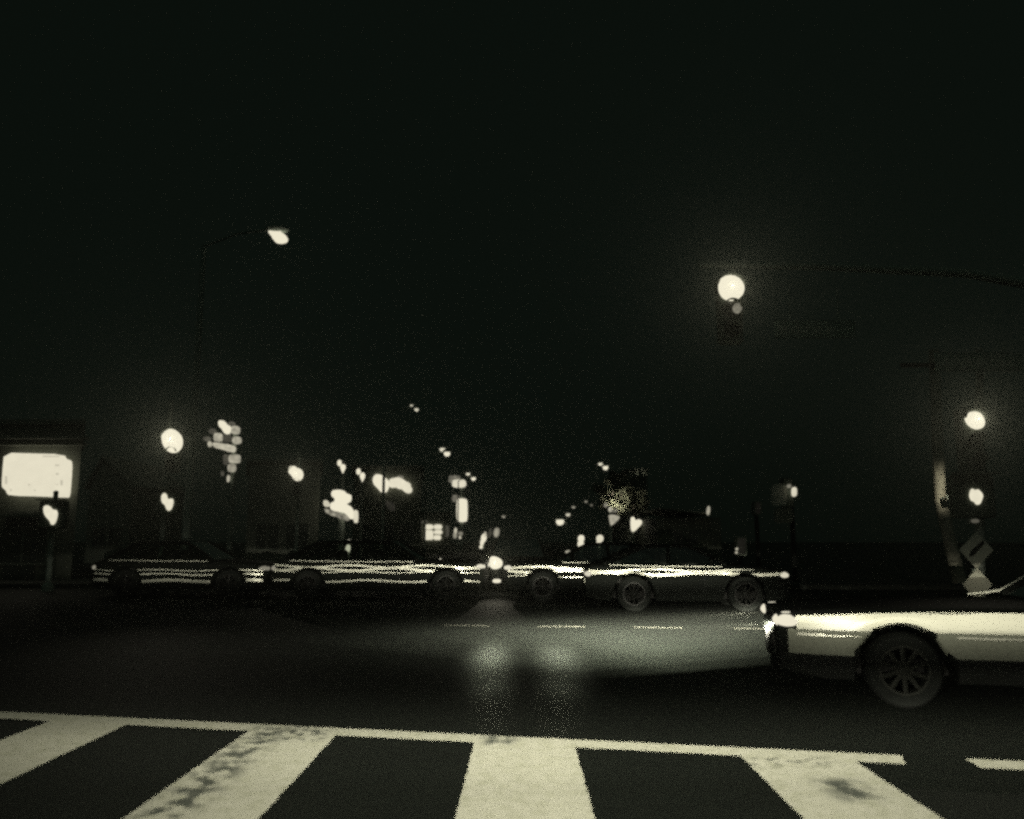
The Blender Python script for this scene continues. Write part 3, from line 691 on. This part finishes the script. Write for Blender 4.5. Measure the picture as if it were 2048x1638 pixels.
MB().tube([(P(1220, 1020, d).x, d + .2, .13), (P(1220, 1020, d).x, d + .2, P(1220, 1018, d).z)], .05, 8).build('post', M['pole'], t)
d = 50.0
def glow_triangle(pix, d, level, mot, label):
    c = P(pix[0][0], pix[0][1], d); t = thing('triangle_sign', label, 'sign', (c.x + .1, d, .13), 'triangular signs with put-in glow')
    mb = MB(); outline(mb, pix, d, .08, 1); mb.build('lit_panel', lamp_mat(level, d, mot, 4), t)  # panel glow stands in for headlight bounced off the sheeting
    MB().tube([(c.x + .15, d + .15, .13), (c.x + .15, d + .15, c.z)], .05, 8).build('post', M['pole'], t)
glow_triangle([(1261, 1037), (1265, 1033), (1269, 1035), (1271, 1041), (1278, 1038), (1285, 1042), (1283, 1049), (1276, 1056), (1268, 1064), (1262, 1062)], 50, 1.0, .03, 'white downward triangle sign, headlight return put in as glow, shake-notched, at right of the road')
glow_triangle([(1217, 1030), (1228, 1029), (1241, 1033), (1234, 1043), (1226, 1049), (1221, 1051), (1219, 1040)], 52, .62, .6, 'dimmer downward triangle sign under the glowing tree')
d = 62.0; x0, x1 = P(1257, 980, d).x, P(1298, 980, d).x
t = thing('tall_building', 'barely visible tall narrow building behind the dim tree', 'building', ((x0 + x1) / 2, d, .13))
zt = P(1270, 940, d).z
MB().box(((x0 + x1) / 2, d + 4, zt / 2), (x1 - x0, 7, zt)).build('wall', M['stucco'], t)
for k in range(4): windows(t, x0 + .1, x1 - .1, 1 + k * 1.4, 1.9 + k * 1.4, 2, d + .48)
MB().box(((x0 + x1) / 2, d + 4, zt + .08), (x1 - x0 + .2, 7.2, .16)).build('parapet', M['roofing'], t)
# shallow-roofed building with wall lamp
d = 45.0; xa, xb2 = P(1322, 1018, d), P(1416, 1030, d)
t = thing('low_house', 'low building with faint sloping eave ending at a small wall lamp', 'building', ((xa.x + xb2.x) / 2, d + .4, .13))
MB().box(((xa.x + xb2.x) / 2 + .3, d + 4.5, xb2.z / 2 - .03), (xb2.x - xa.x + 1, 8, xb2.z - .2)).build('wall', M['brick'], t)
rf = MB(); rf.prism([(xa.x, d, xa.z), (xb2.x + .2, d, xb2.z), (xb2.x + .2, d, xb2.z + .09), (xa.x, d, xa.z + .09)], (0, 8.8, 0)); rf.build('roof', M['render'], t)
windows(t, xa.x + .6, xb2.x - .4, 1.0, 1.9, 2, d + .48)
c = P(1417, 1021, d)
t = thing('wall_lamp', 'slim upright wall lamp at the end of the low eave', 'wall lamp', (c.x, d - .2, c.z))
mb = MB(); outline(mb, disc(1417, 1021, 3.2, 9, .1), d, .1, 1, dy=-.25); mb.build('bulb', lamp_mat(.5, d, .3, 6), t)
MB().box((c.x, d - .1, c.z), (.08, .14, .5)).build('bracket', M['pole'], t)
# signal head seen from the side with a lit sliver
d = 24.0; c = P(1565, 990, d)
t = thing('side_signal', 'traffic signal turned sideways, dim backplate with bright sliver at its right edge', 'traffic signal', (c.x, d, c.z - .7), 'traffic signals')
mb = MB(); outline(mb, rect(1543, 968, 1574, 1012, 5), d, .04, 1, dy=.12); mb.build('backplate', M['sign_face'], t)
mb = MB(); outline(mb, rect(1549, 1016, 1586, 1046, 4), d, .04, 1, dy=.14); mb.build('lower_plate', M['panel_grey'], t)
mb = MB(); outline(mb, rect(1585, 974, 1594, 993, 3), d, .1, 2); mb.build('lit_lens', lamp_mat(.95, d, .3, 12), t)
mb = MB(); outline(mb, disc(1579, 972, 3.4, 4), d, .1, 1); mb.build('lit_lens', lamp_mat(.3, d, .6, 12), t)
MB().box((P(1580, 985, d).x, d + .3, P(1580, 985, d).z), (.3, .3, .9), bev=.03).build('housing', M['housing'], t)
pole(1580, 960, 24.8, 'thin dark pole behind the sideways signal', mat='sill')
for x0_, y0_, x1_, y1_, d, lv, lab in ((1508, 1002, 1524, 1030, 30, .012, 'barely visible upright notice panel left of the sideways signal'), (1473, 1074, 1494, 1112, 29, .022, 'dim street cabinet behind the right cars')):
    c = P((x0_ + x1_) / 2, y1_, d)
    t = thing('street_cabinet', lab, 'cabinet', (c.x, d, .13), None)
    mb = MB(); outline(mb, rect(x0_, y0_, x1_, y1_, 3), d, .35, 1); mb.build('case', M['stucco'], t)
    MB().box((c.x, d + .2, c.z / 2 + .06), (.12, .12, c.z - .13)).build('post', M['sill'], t)
    mb = MB(); outline(mb, rect(x0_ + 3, y0_ + 3, x1_ - 3, y1_ - 3, 3), d, .02, 1, dy=-.012); mb.build('front_face', lamp_mat(lv, d, .7, 5), t)  # faintly emissive face on the case
    if lv > .02:
        for xx, yy, rr, l2 in ((1474, 1098, 2.6, .5), (1473, 1105, 2.4, .5)):
            mb = MB(); outline(mb, disc(xx, yy, rr), d, .04, 1, dy=-.04); mb.build('indicator', lamp_mat(l2, d), t)

# ------------------------------------------------------------------ cars
def car(label, loc, rz, L=4.5, W=1.8, Ht=1.32, paint='paint_grey', lower=None, trims=(), hood=.30, zs_n=.66, zs_m=.84, zs_r=.86, zb=.2, lamp=True, wheel_r=.33, head_level=1.0, tail_level=.5, detail=True, belt='pale_trim', front_x=.84, rim='rim_dark', crown=.05, pillar_trim=False, group='cars crossing the junction'):
    t = thing('car', label, 'car', loc, group, rz)
    hx = L / 2; wf, wr = hx - front_x, -hx + .92
    arch = wheel_r + .055
    xs = sorted(set([round(-hx + L * i / 70, 4) for i in range(71)]))
    def zsh(x):
        s = (x + hx) / L
        z = zs_r + (zs_m - zs_r) * min(1, s / .35)
        if s > .62: z = zs_m + (zs_n - zs_m) * ((s - .62) / .38) ** 2.2
        if s < .05: z -= .10 * (1 - s / .05) ** 2
        return z
    def hw(x):
        s = abs(2 * (x + hx) / L - 1); return W / 2 * (1 - .20 * s ** 7 - .02 * s * s)
    def zbt(x):
        z = zb + (.06 * max(0, (abs(x) - hx + .35) / .35))
        for xw in (wf, wr):
            q = arch * arch - (x - xw) ** 2
            if q > 0: z = max(z, wheel_r + math.sqrt(q))
        return z
    def section(x):
        w = hw(x); b = zbt(x); sh = max(zsh(x), b + .03); m1 = b + (sh - b) * .12; m2 = b + (sh - b) * .62
        half = [(w * .93, b), (w * .985, m1), (w, m2), (w * .975, sh - .02), (w * .93, sh + .006), (w * .62, sh + .006 + crown * .75), (w * .25, sh + .006 + crown)]
        return half
    vs = []; fs = []; K = 14
    for x in xs:
        h = section(x); ring = [(x, y, z) for y, z in h] + [(x, -y, z) for y, z in reversed(h)]
        vs += ring
    for i in range(len(xs) - 1):
        for k in range(K):
            fs.append((i * K + k, i * K + (k + 1) % K, (i + 1) * K + (k + 1) % K, (i + 1) * K + k))
    fs += [tuple(range(K)), tuple(range((len(xs) - 1) * K + K - 1, (len(xs) - 1) * K - 1, -1))]
    MB().add(vs, fs).build('body', M[paint], t, local=True, smooth=True)
    def side_strip(name, mat, x0, x1, zf0, zf1, out=.006, parent=None, skip_arch=True):
        for sgn in (1, -1):
            mb = MB(); pr = None; st = [x for x in xs if x0 <= x <= x1]
            run = []
            def yat(x, z):
                h = section(x)[:5]
                for (ya, za), (yb_, zb_) in zip(h, h[1:]):
                    if za <= z <= zb_: return ya + (yb_ - ya) * (z - za) / max(1e-6, zb_ - za)
                return h[-1][0] if z > h[-1][1] else h[0][0]
            def flush(run):
                if len(run) < 2: return
                v = []; f = []
                for x, za, zb_ in run:
                    zs_ = [za + (zb_ - za) * q / 5 for q in range(6)]
                    v += [(x, sgn * (yat(x, z_) + out), z_) for z_ in zs_] + [(x, sgn * (yat(x, z_) - .01), z_) for z_ in reversed(zs_)]
                for i in range(len(run) - 1):
                    for k in range(12): f.append((i * 12 + k, i * 12 + (k + 1) % 12, i * 12 + 12 + (k + 1) % 12, i * 12 + 12 + k))
                f += [tuple(range(11, -1, -1)), tuple(range(len(run) * 12 - 12, len(run) * 12))]
                mb.add(v, f)
            for x in st:
                za, zc = zf0(x), min(zf1(x), zsh(x) - .012)
                if zbt(x) > za - .005 and skip_arch:
                    za = zbt(x) + .005
                if zc - za < .012: flush(run); run = []; continue
                run.append((x, za, zc))
            flush(run)
            if mb.v: mb.build(name, M[mat], t, local=True, smooth=True)
    for nm, mat, a0, a1, zlo, zhi, wob in trims:
        side_strip(nm, mat, -hx + a0, hx - a1, lambda x: zlo + wob * math.sin(x * 3.4 + zlo * 5), lambda x: zhi + wob * math.sin(x * 3.4 + zlo * 5))
    # greenhouse
    xb0, xb1, xt0, xt1 = -hx + .35, hx - L * hood - .0, -hx + 1.15, hx - L * hood - .72
    bw, tw, zt = W / 2 * .90, W / 2 * .68, Ht
    zb0, zb1 = zsh(xb0) + .035, zsh(xb1) + .045
    B = {'fl': (xb1, bw * .93, zb1), 'rl': (xb0, bw * .9, zb0)}; T = {'fl': (xt1, tw, zt - .035), 'rl': (xt0, tw * .96, zt - .05)}
    def mir(p): return (p[0], -p[1], p[2])
    V = Vector
    rf = MB()
    cols, rows = 9, 6; v = []
    for i in range(cols):
        s = i / (cols - 1); x = xt0 + (xt1 - xt0) * s
        for j in range(rows + 1):
            y = -tw + 2 * tw * j / rows; v.append((x, y * (1 - .04 * (1 - s)), zt - .05 + .05 * math.sin(math.pi * s * .9 + .25) - .035 * (y / tw) ** 2))
    f = [(i * (rows + 1) + j, (i + 1) * (rows + 1) + j, (i + 1) * (rows + 1) + j + 1, i * (rows + 1) + j + 1) for i in range(cols - 1) for j in range(rows)]
    o_ = len(v); v += [(p[0], p[1], p[2] - .04) for p in v[:]]; f += [tuple(reversed([q + o_ for q in fc])) for fc in f[:]]
    rf.add(v, f)
    for sg in (1, -1):
        m_ = (lambda p: p) if sg == 1 else mir
        for (pb, pt, r_) in ((B['fl'], T['fl'], .028), (B['rl'], T['rl'], .05)):
            rf.tube([m_(pb), tuple((V(m_(pb)) * .4 + V(m_(pt)) * .6) + V((0, sg * .012, .02))), m_(pt)], r_, 8)
        xm = (xt0 + xt1) / 2 + .05; rf.tube([(xm - .03, sg * bw * .97, zb1 - .02), (xm, sg * tw, zt - .05)], .035, 8)
        rf.tube([m_(T['fl']), m_(T['rl'])], .025, 8)
    rf.build('roof', M[paint], t, local=True, smooth=True)
    mb = MB(); mb.quad(B['fl'], mir(B['fl']), mir(T['fl']), T['fl']); mb.build('windscreen', M['glass'], t, local=True)
    mb = MB(); mb.quad(mir(B['rl']), B['rl'], T['rl'], mir(T['rl'])); mb.build('rear_window', M['glass'], t, local=True)
    for sg in (1, -1):
        m_ = (lambda p: p) if sg == 1 else mir
        mb = MB(); mb.quad(m_(B['rl']), m_(B['fl']), m_(T['fl']), m_(T['rl'])); mb.build('side_window', M['glass'], t, local=True)
        mb = MB(); mb.tube([m_((xb0 + .1, bw * .99, zsh(xb0) + .02)), m_(((xb0 + xb1) / 2, W / 2 * .955, zsh(0) + .018)), m_((xb1 - .1, W / 2 * .95, zsh(xb1) + .018))], .013, 6)
        if belt: mb.build('belt_streak_trim', M[belt], t, local=True)  # pale line under the windows, standing in for the upper light trail
        mm = MB(); mm.ball(m_((xb1 - .32, W / 2 + .06, zb1 + .09)), (.06, .10, .065)); mm.build('mirror', M[paint], t, local=True, smooth=True)
    if pillar_trim:
        for sg in (1, -1):
            m_ = (lambda p: p) if sg == 1 else mir
            p0, p1 = V(m_((xb1 + .30, W / 2 * .90, zsh(xb1) + .03))), V(m_(B['fl'])) + V((0, sg * .03, .03)); p2 = p1.lerp(V(m_(T['fl'])), .5) + V((0, sg * .03, .03))
            MB().tube([p0, p0.lerp(p1, .6) - V((0, 0, .004)), p1, p1.lerp(p2, .5) + V((0, 0, -.01)), p2], [.008, .012, .016, .016, .012], 8).build('pillar_trim', M['pale_trim'], t, local=True, smooth=True)
    for xx in (.25, -.65):
        for sg in (1, -1): MB().box((xx + xt1 - .7, sg * .36, .80), (.16, .44, .62), bev=.05).build('seat', M['seat'], t, local=True)
    MB().box((xt1 + .05, 0, .86), (.3, W * .7, .10), bev=.03).build('dashboard', M['seat'], t, local=True)
    MB().box((0, 0, zb + .1), (L - .5, W * .74, .12)).build('underbody', M['under'], t, local=True)
    for xw in (wf, wr):
        for sg in (1, -1):
            yc = sg * (W / 2 - .12)
            prof = [(wheel_r * .66, -.10), (wheel_r * .92, -.11), (wheel_r, -.08), (wheel_r, .08), (wheel_r * .92, .11), (wheel_r * .66, .10)]
            wq = MB().lathe((xw, yc, wheel_r), prof, 'Y', 30, close=True).build('tyre', M['tyre'], t, local=True, smooth=True)
            wq.name = 'wheel'
            rm = MB(); yo = yc + sg * .07
            rm.lathe((xw, yo, wheel_r), [(wheel_r * .68, -.03), (wheel_r * .68, .03), (wheel_r * .60, .03), (wheel_r * .60, -.03)], 'Y', 26, close=True)
            for k in range(10):
                a = k * math.pi * .2 + .3; ca, sa = math.cos(a), math.sin(a)
                rm.tube([(xw + .04 * ca, yo, wheel_r + .04 * sa), (xw + wheel_r * .62 * ca, yo - sg * .005, wheel_r + wheel_r * .62 * sa)], [.022, .018], 6)
            rm.ball((xw, yo, wheel_r), (.05, .03, .05), 10, 6); rm.build('rim', M[rim], wq, local=True, smooth=True)
    zn = zsh(hx - .12)
    for sg in (1, -1):
        yc = sg * hw(hx - .1) * .78
        mb = MB(); mb.ball((hx - .10, yc, zn - .06), (.14, .20, .07), 16, 9); mb.build('headlight', lamp_mat(head_level, loc[1]), t, local=True, smooth=True)
        mb = MB(); mb.ball((-hx + .07, sg * hw(-hx + .1) * .82, zs_r - .16), (.09, .16, .07), 14, 8); mb.build('taillight', lamp_mat(tail_level, loc[1]), t, local=True, smooth=True)
    MB().box((hx - .005, 0, .46), (.05, W * .42, .14), bev=.02).build('grille', M['under'], t, local=True)
    MB().box((-hx + .01, 0, .55), (.05, .5, .12), bev=.01).build('number_plate', M['sign_face'], t, local=True)
    for sg in (1, -1):
        dl = MB()
        for xx in (xt1 + .25, xt1 - .85):
            dl.tube([(xx, sg * (W / 2 * .985), .34), (xx + .02, sg * (W / 2 * 1.0), .6), (xx, sg * (W / 2 * .965), zsh(xx) - .02)], .005, 4)
        dl.build('door_gap', M['under'], t, local=True)
    return t
def place(px, d, L, right_facing, slope):
    """centre of a car whose left end shows at picture column px on the near flank"""
    th = math.atan(-slope)
    return th if right_facing else th + math.pi
# near dark car entering from the right, nose where its painted streak band ends
NS = .21
th = math.pi - math.atan(NS)                       # heading left and slightly away
dirv = Vector((math.cos(th), math.sin(th), 0)); left = Vector((-dirv.y, dirv.x, 0))
nose = P(1556, 1225, 7.28); L = 5.0; W = 1.82
ctr = Vector((nose.x, nose.y, 0)) - dirv * (L / 2) - left * (-(W / 2) * .80) * -1
ctr = Vector((nose.x, nose.y, 0)) - dirv * (L / 2) - left * (W / 2 * .80)
near = car('dark low coupe entering from the right, broad white flank band drawn as a headlight streak', (ctr.x, ctr.y, 0), th, L=L, W=W, Ht=1.30, paint='paint_black', hood=.455, zs_n=.71, zs_m=.785, zs_r=.86, zb=.20,
           trims=(('sill_cladding', 'sill', .06, .0, .19, .40, 0), ('dim_streak_band', 'panel_grey', .02, .03, .40, .60, 0), ('streak_flank_band', 'streak_white', .02, .10, .602, .768, 0), ('streak_moulding', 'pale_trim', .2, .1, .555, .575, .004)), head_level=1.0, wheel_r=.30, belt=None, rim='rim', crown=.008, pillar_trim=True, front_x=.95, group='cars crossing the junction')  # flank bands and moulding stand in for the crossing headlight streak
def local_pt(t_, p): return Matrix.LocRotScale(t_.location, t_.rotation_euler, None) @ Vector(p)
CAR_Y = [(-.7, 0), (-.46, .0), (-.34, .03), (-.26, .14), (-.20, .34), (-.15, .64), (-.125, .8), (-.11, .6), (-.092, .2), (-.078, .03), (-.04, .005), (0, 0)]
CAR_X = [(-1.4, 0), (-.9, 10), (-.5, 45), (-.2, 270), (.2, 1000), (.7, 950), (1.4, 500), (2.4, 0)]
for sg in (1, -1):
    lp = local_pt(near, (L / 2 + .16, sg * .60, .62))
    shaped_beam('headlight_beam', lp, (math.radians(90), 0, th - math.radians(90) - math.radians(52)), 3200, [(CAR_Y, [(p, v * 3.5) for p, v in CAR_X])], parent=near)

def far_car(label, px0, px1, d, right, **kw):
    a, b_ = P(px0, 1150, d).x, P(px1, 1150, d).x
    dc = d + kw.get('W', 1.8) / 2
    return car(label, ((a + b_) / 2, dc - .06 * (a + b_) / 2, 0), (0 if right else math.pi) + (-.06), L=(b_ - a), **kw)
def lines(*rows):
    return tuple(('streak_moulding', 'pale_trim', .03, .05, a, b, w) for a, b, w in rows)  # wavy pale strips drawn in place of passing light trails
far_car('black saloon with three pale strips drawn as dim light trails, leftmost of the far row', 152, 522, 19.3, True, paint='paint_black', trims=lines((.63, .655, .016), (.53, .565, .018), (.36, .43, .02)), Ht=1.34, zs_n=.72, head_level=.25, tail_level=.25)
far_car('black saloon with thin wavy pale strips drawn as light trails, left of the oncoming headlight', 532, 970, 19.0, True, paint='paint_black', trims=lines((.73, .77, .026), (.66, .705, -.026), (.61, .63, .012), (.40, .44, .02)), Ht=1.36, zs_n=.80, head_level=.9, tail_level=.3)
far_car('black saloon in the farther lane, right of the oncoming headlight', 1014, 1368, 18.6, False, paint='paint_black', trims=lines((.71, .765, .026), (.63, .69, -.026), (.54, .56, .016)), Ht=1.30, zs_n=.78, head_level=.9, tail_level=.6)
far_car('black compact with pale light-trail strips along its tapering nose, rightmost of the far row', 1176, 1576, 16.2, True, paint='paint_black', trims=lines((.755, .795, .022), (.68, .74, -.022)), Ht=1.27, zs_n=.72, zs_m=.83, head_level=.8, tail_level=.8)
# oncoming car waiting on the far side: only its left-hand lamps show in the gap
onc = car('dark oncoming car waiting across the junction, one blinding headlight showing', (.17, 22.3 + 2.2, 0), -math.pi / 2, L=4.4, W=1.8, Ht=1.42, paint='paint_black', zs_n=.80, head_level=0.4, tail_level=.3, group='cars crossing the junction')
c = P(990, 1125, 22.2)
mb = MB(); outline(mb, [(979, 1116), (985, 1112), (994, 1114), (1003, 1119), (1006, 1127), (1002, 1135), (992, 1139), (982, 1137), (978, 1128)], 22.15, .08, 1)
o = mb.build('bright_headlight', lamp_mat(1.05, 22), None)
o.data.transform(Matrix.LocRotScale(onc.location, onc.rotation_euler, None).inverted()); o.parent = onc
mb = MB(); outline(mb, rect(985, 1158, 1002, 1166, 3), 22.1, .05, 2)
o = mb.build('bumper_lamp', lamp_mat(1.0, 22), None)
o.data.transform(Matrix.LocRotScale(onc.location, onc.rotation_euler, None).inverted()); o.parent = onc
spot('oncoming_beam', (c.x, 22.0, c.z), (0, 0, .9), 4, math.radians(18), 1, onc)

# ------------------------------------------------------------------ beams of the car the photograph is taken from (low beams with a flat cutoff), plus an added patch lamp
def sc(pts, a, b): return [(p * a, v * b) for p, v in pts]
FAR_Y = sc([(-.15, 0), (-.06, .02), (-.036, .06), (-.028, .35), (-.021, .9), (-.010, 1.0), (-.002, 1.0), (.004, .09), (.022, .07), (.05, .01), (.2, .0)], .935, 1)
FAR_X = sc([(-1.0, 10), (-.575, 40), (-.51, 360), (-.3, 620), (-.20, 800), (-.12, 1050), (.0, 1250), (.24, 1150), (.33, 480), (.38, 60), (.6, 0)], .935, 1.14 * .5)
SIDE_Y = sc([(-.15, 0), (-.10, .03), (-.075, .2), (-.052, .42), (-.045, .9), (-.035, 1.0), (-.006, 1.0), (.000, .5), (.008, .16), (.03, .10), (.06, .02), (.2, 0)], .83, 1)
SIDE_X = sc([(.30, 0), (.38, 128), (.50, 138), (.68, 136), (.80, 130), (1.0, 90), (1.4, 20)], .83, 1.44 * .5)
NEAR_Y = sc([(-1.2, 5), (-.5, 20), (-.326, 62), (-.238, 155), (-.196, 285), (-.157, 640), (-.142, 500), (-.118, 120), (-.08, 0)], 1, .5)
NEAR_X = sc([(-2.2, .05), (-1.3, .12), (-.8, .36), (-.42, .72), (-.1, 1.0), (.5, 1.0), (1.0, .95), (1.8, .5)], .77, 1)
HOT = [(-.24, 9.9, 36000, .20, 1.0), (.54, 9.8, 31000, .22, .95), (-.20, 7.8, 2600, .17, .6), (.45, 7.7, 1800, .19, .6)]
for x in (-.62, .62):
    shaped_beam('headlamp_beam', (x, .3, .88), (math.radians(90), 0, 0), 2000, [(FAR_Y, FAR_X), (SIDE_Y, SIDE_X), (NEAR_Y, NEAR_X)])
shaped_beam('road_patch_beam', (.005, .3, .88), (math.radians(90), 0, 0), 20000, [], HOT)  # added centre lamp, only there to throw two bright road patches

# ------------------------------------------------------------------ night air, sky light, camera
hz = MB().box((0, 255, 19), (600, 540, 40.4)).build('haze', None)
hz.data.materials.clear()
m, nt, o = new_mat('night_haze'); v = N(nt, 'ShaderNodeVolumePrincipled'); v.inputs['Color'].default_value = (.90, .93, .82, 1)
v.inputs['Density'].default_value = SIG; v.inputs['Anisotropy'].default_value = .85
nt.links.new(v.outputs[0], o.inputs['Volume']); m.cycles.volume_sampling = 'EQUIANGULAR'; hz.data.materials.append(m); tag(hz, 'thin night haze', kind='stuff')

w = bpy.data.worlds.new('World'); S.world = w; w.use_nodes = True; nt = w.node_tree; nt.nodes.clear()
out = N(nt, 'ShaderNodeOutputWorld'); bg = N(nt, 'ShaderNodeBackground')
sky = N(nt, 'ShaderNodeTexSky'); sky.sky_type = 'NISHITA'; sky.sun_disc = False; sky.sun_elevation = math.radians(-6); sky.sun_rotation = math.radians(180)
bw = N(nt, 'ShaderNodeRGBToBW'); nt.links.new(sky.outputs[0], bw.inputs[0])
mu = N(nt, 'ShaderNodeMath', operation='MULTIPLY'); mu.inputs[1].default_value = .0005; nt.links.new(bw.outputs[0], mu.inputs[0])
ad = N(nt, 'ShaderNodeMath', operation='ADD'); ad.inputs[1].default_value = 1.0; nt.links.new(mu.outputs[0], ad.inputs[0])
bg.inputs['Color'].default_value = (.0031, .0050, .0036, 1); nt.links.new(ad.outputs[0], bg.inputs['Strength']); nt.links.new(bg.outputs[0], out.inputs['Surface'])
sl = bpy.data.lights.new('sky_fill', 'SUN'); sl.energy = .022; sl.angle = math.radians(30); sl.color = (.72, 1.0, .80)  # added faint fill, lifts ground and poles to the sky tone
so = bpy.data.objects.new('sky_fill', sl); COL.objects.link(so); so.rotation_euler = (math.radians(38), 0, 0)

cam = bpy.data.cameras.new('camera'); co = bpy.data.objects.new('camera', cam); COL.objects.link(co)
cam.sensor_width = 36; cam.lens = F / 2048 * 36; cam.clip_end = 2000; cam.clip_start = .05
co.location = (0, 0, H); co.rotation_euler = (math.radians(90) + PITCH, 0, 0)
cam.dof.use_dof = True; cam.dof.focus_distance = 12.0; cam.dof.aperture_fstop = 1.05
S.camera = co
S.view_settings.view_transform = 'Standard'; S.view_settings.look = 'None'; S.view_settings.exposure = 0; S.view_settings.gamma = 1
S.cycles.filter_width = 2.7
S.cycles.use_denoising = False; S.cycles.use_light_tree = False
S.cycles.sample_clamp_indirect = .4; S.cycles.diffuse_bounces = 2; S.cycles.glossy_bounces = 2; S.cycles.max_bounces = 4; S.cycles.volume_bounces = 0; S.cycles.transparent_max_bounces = 12
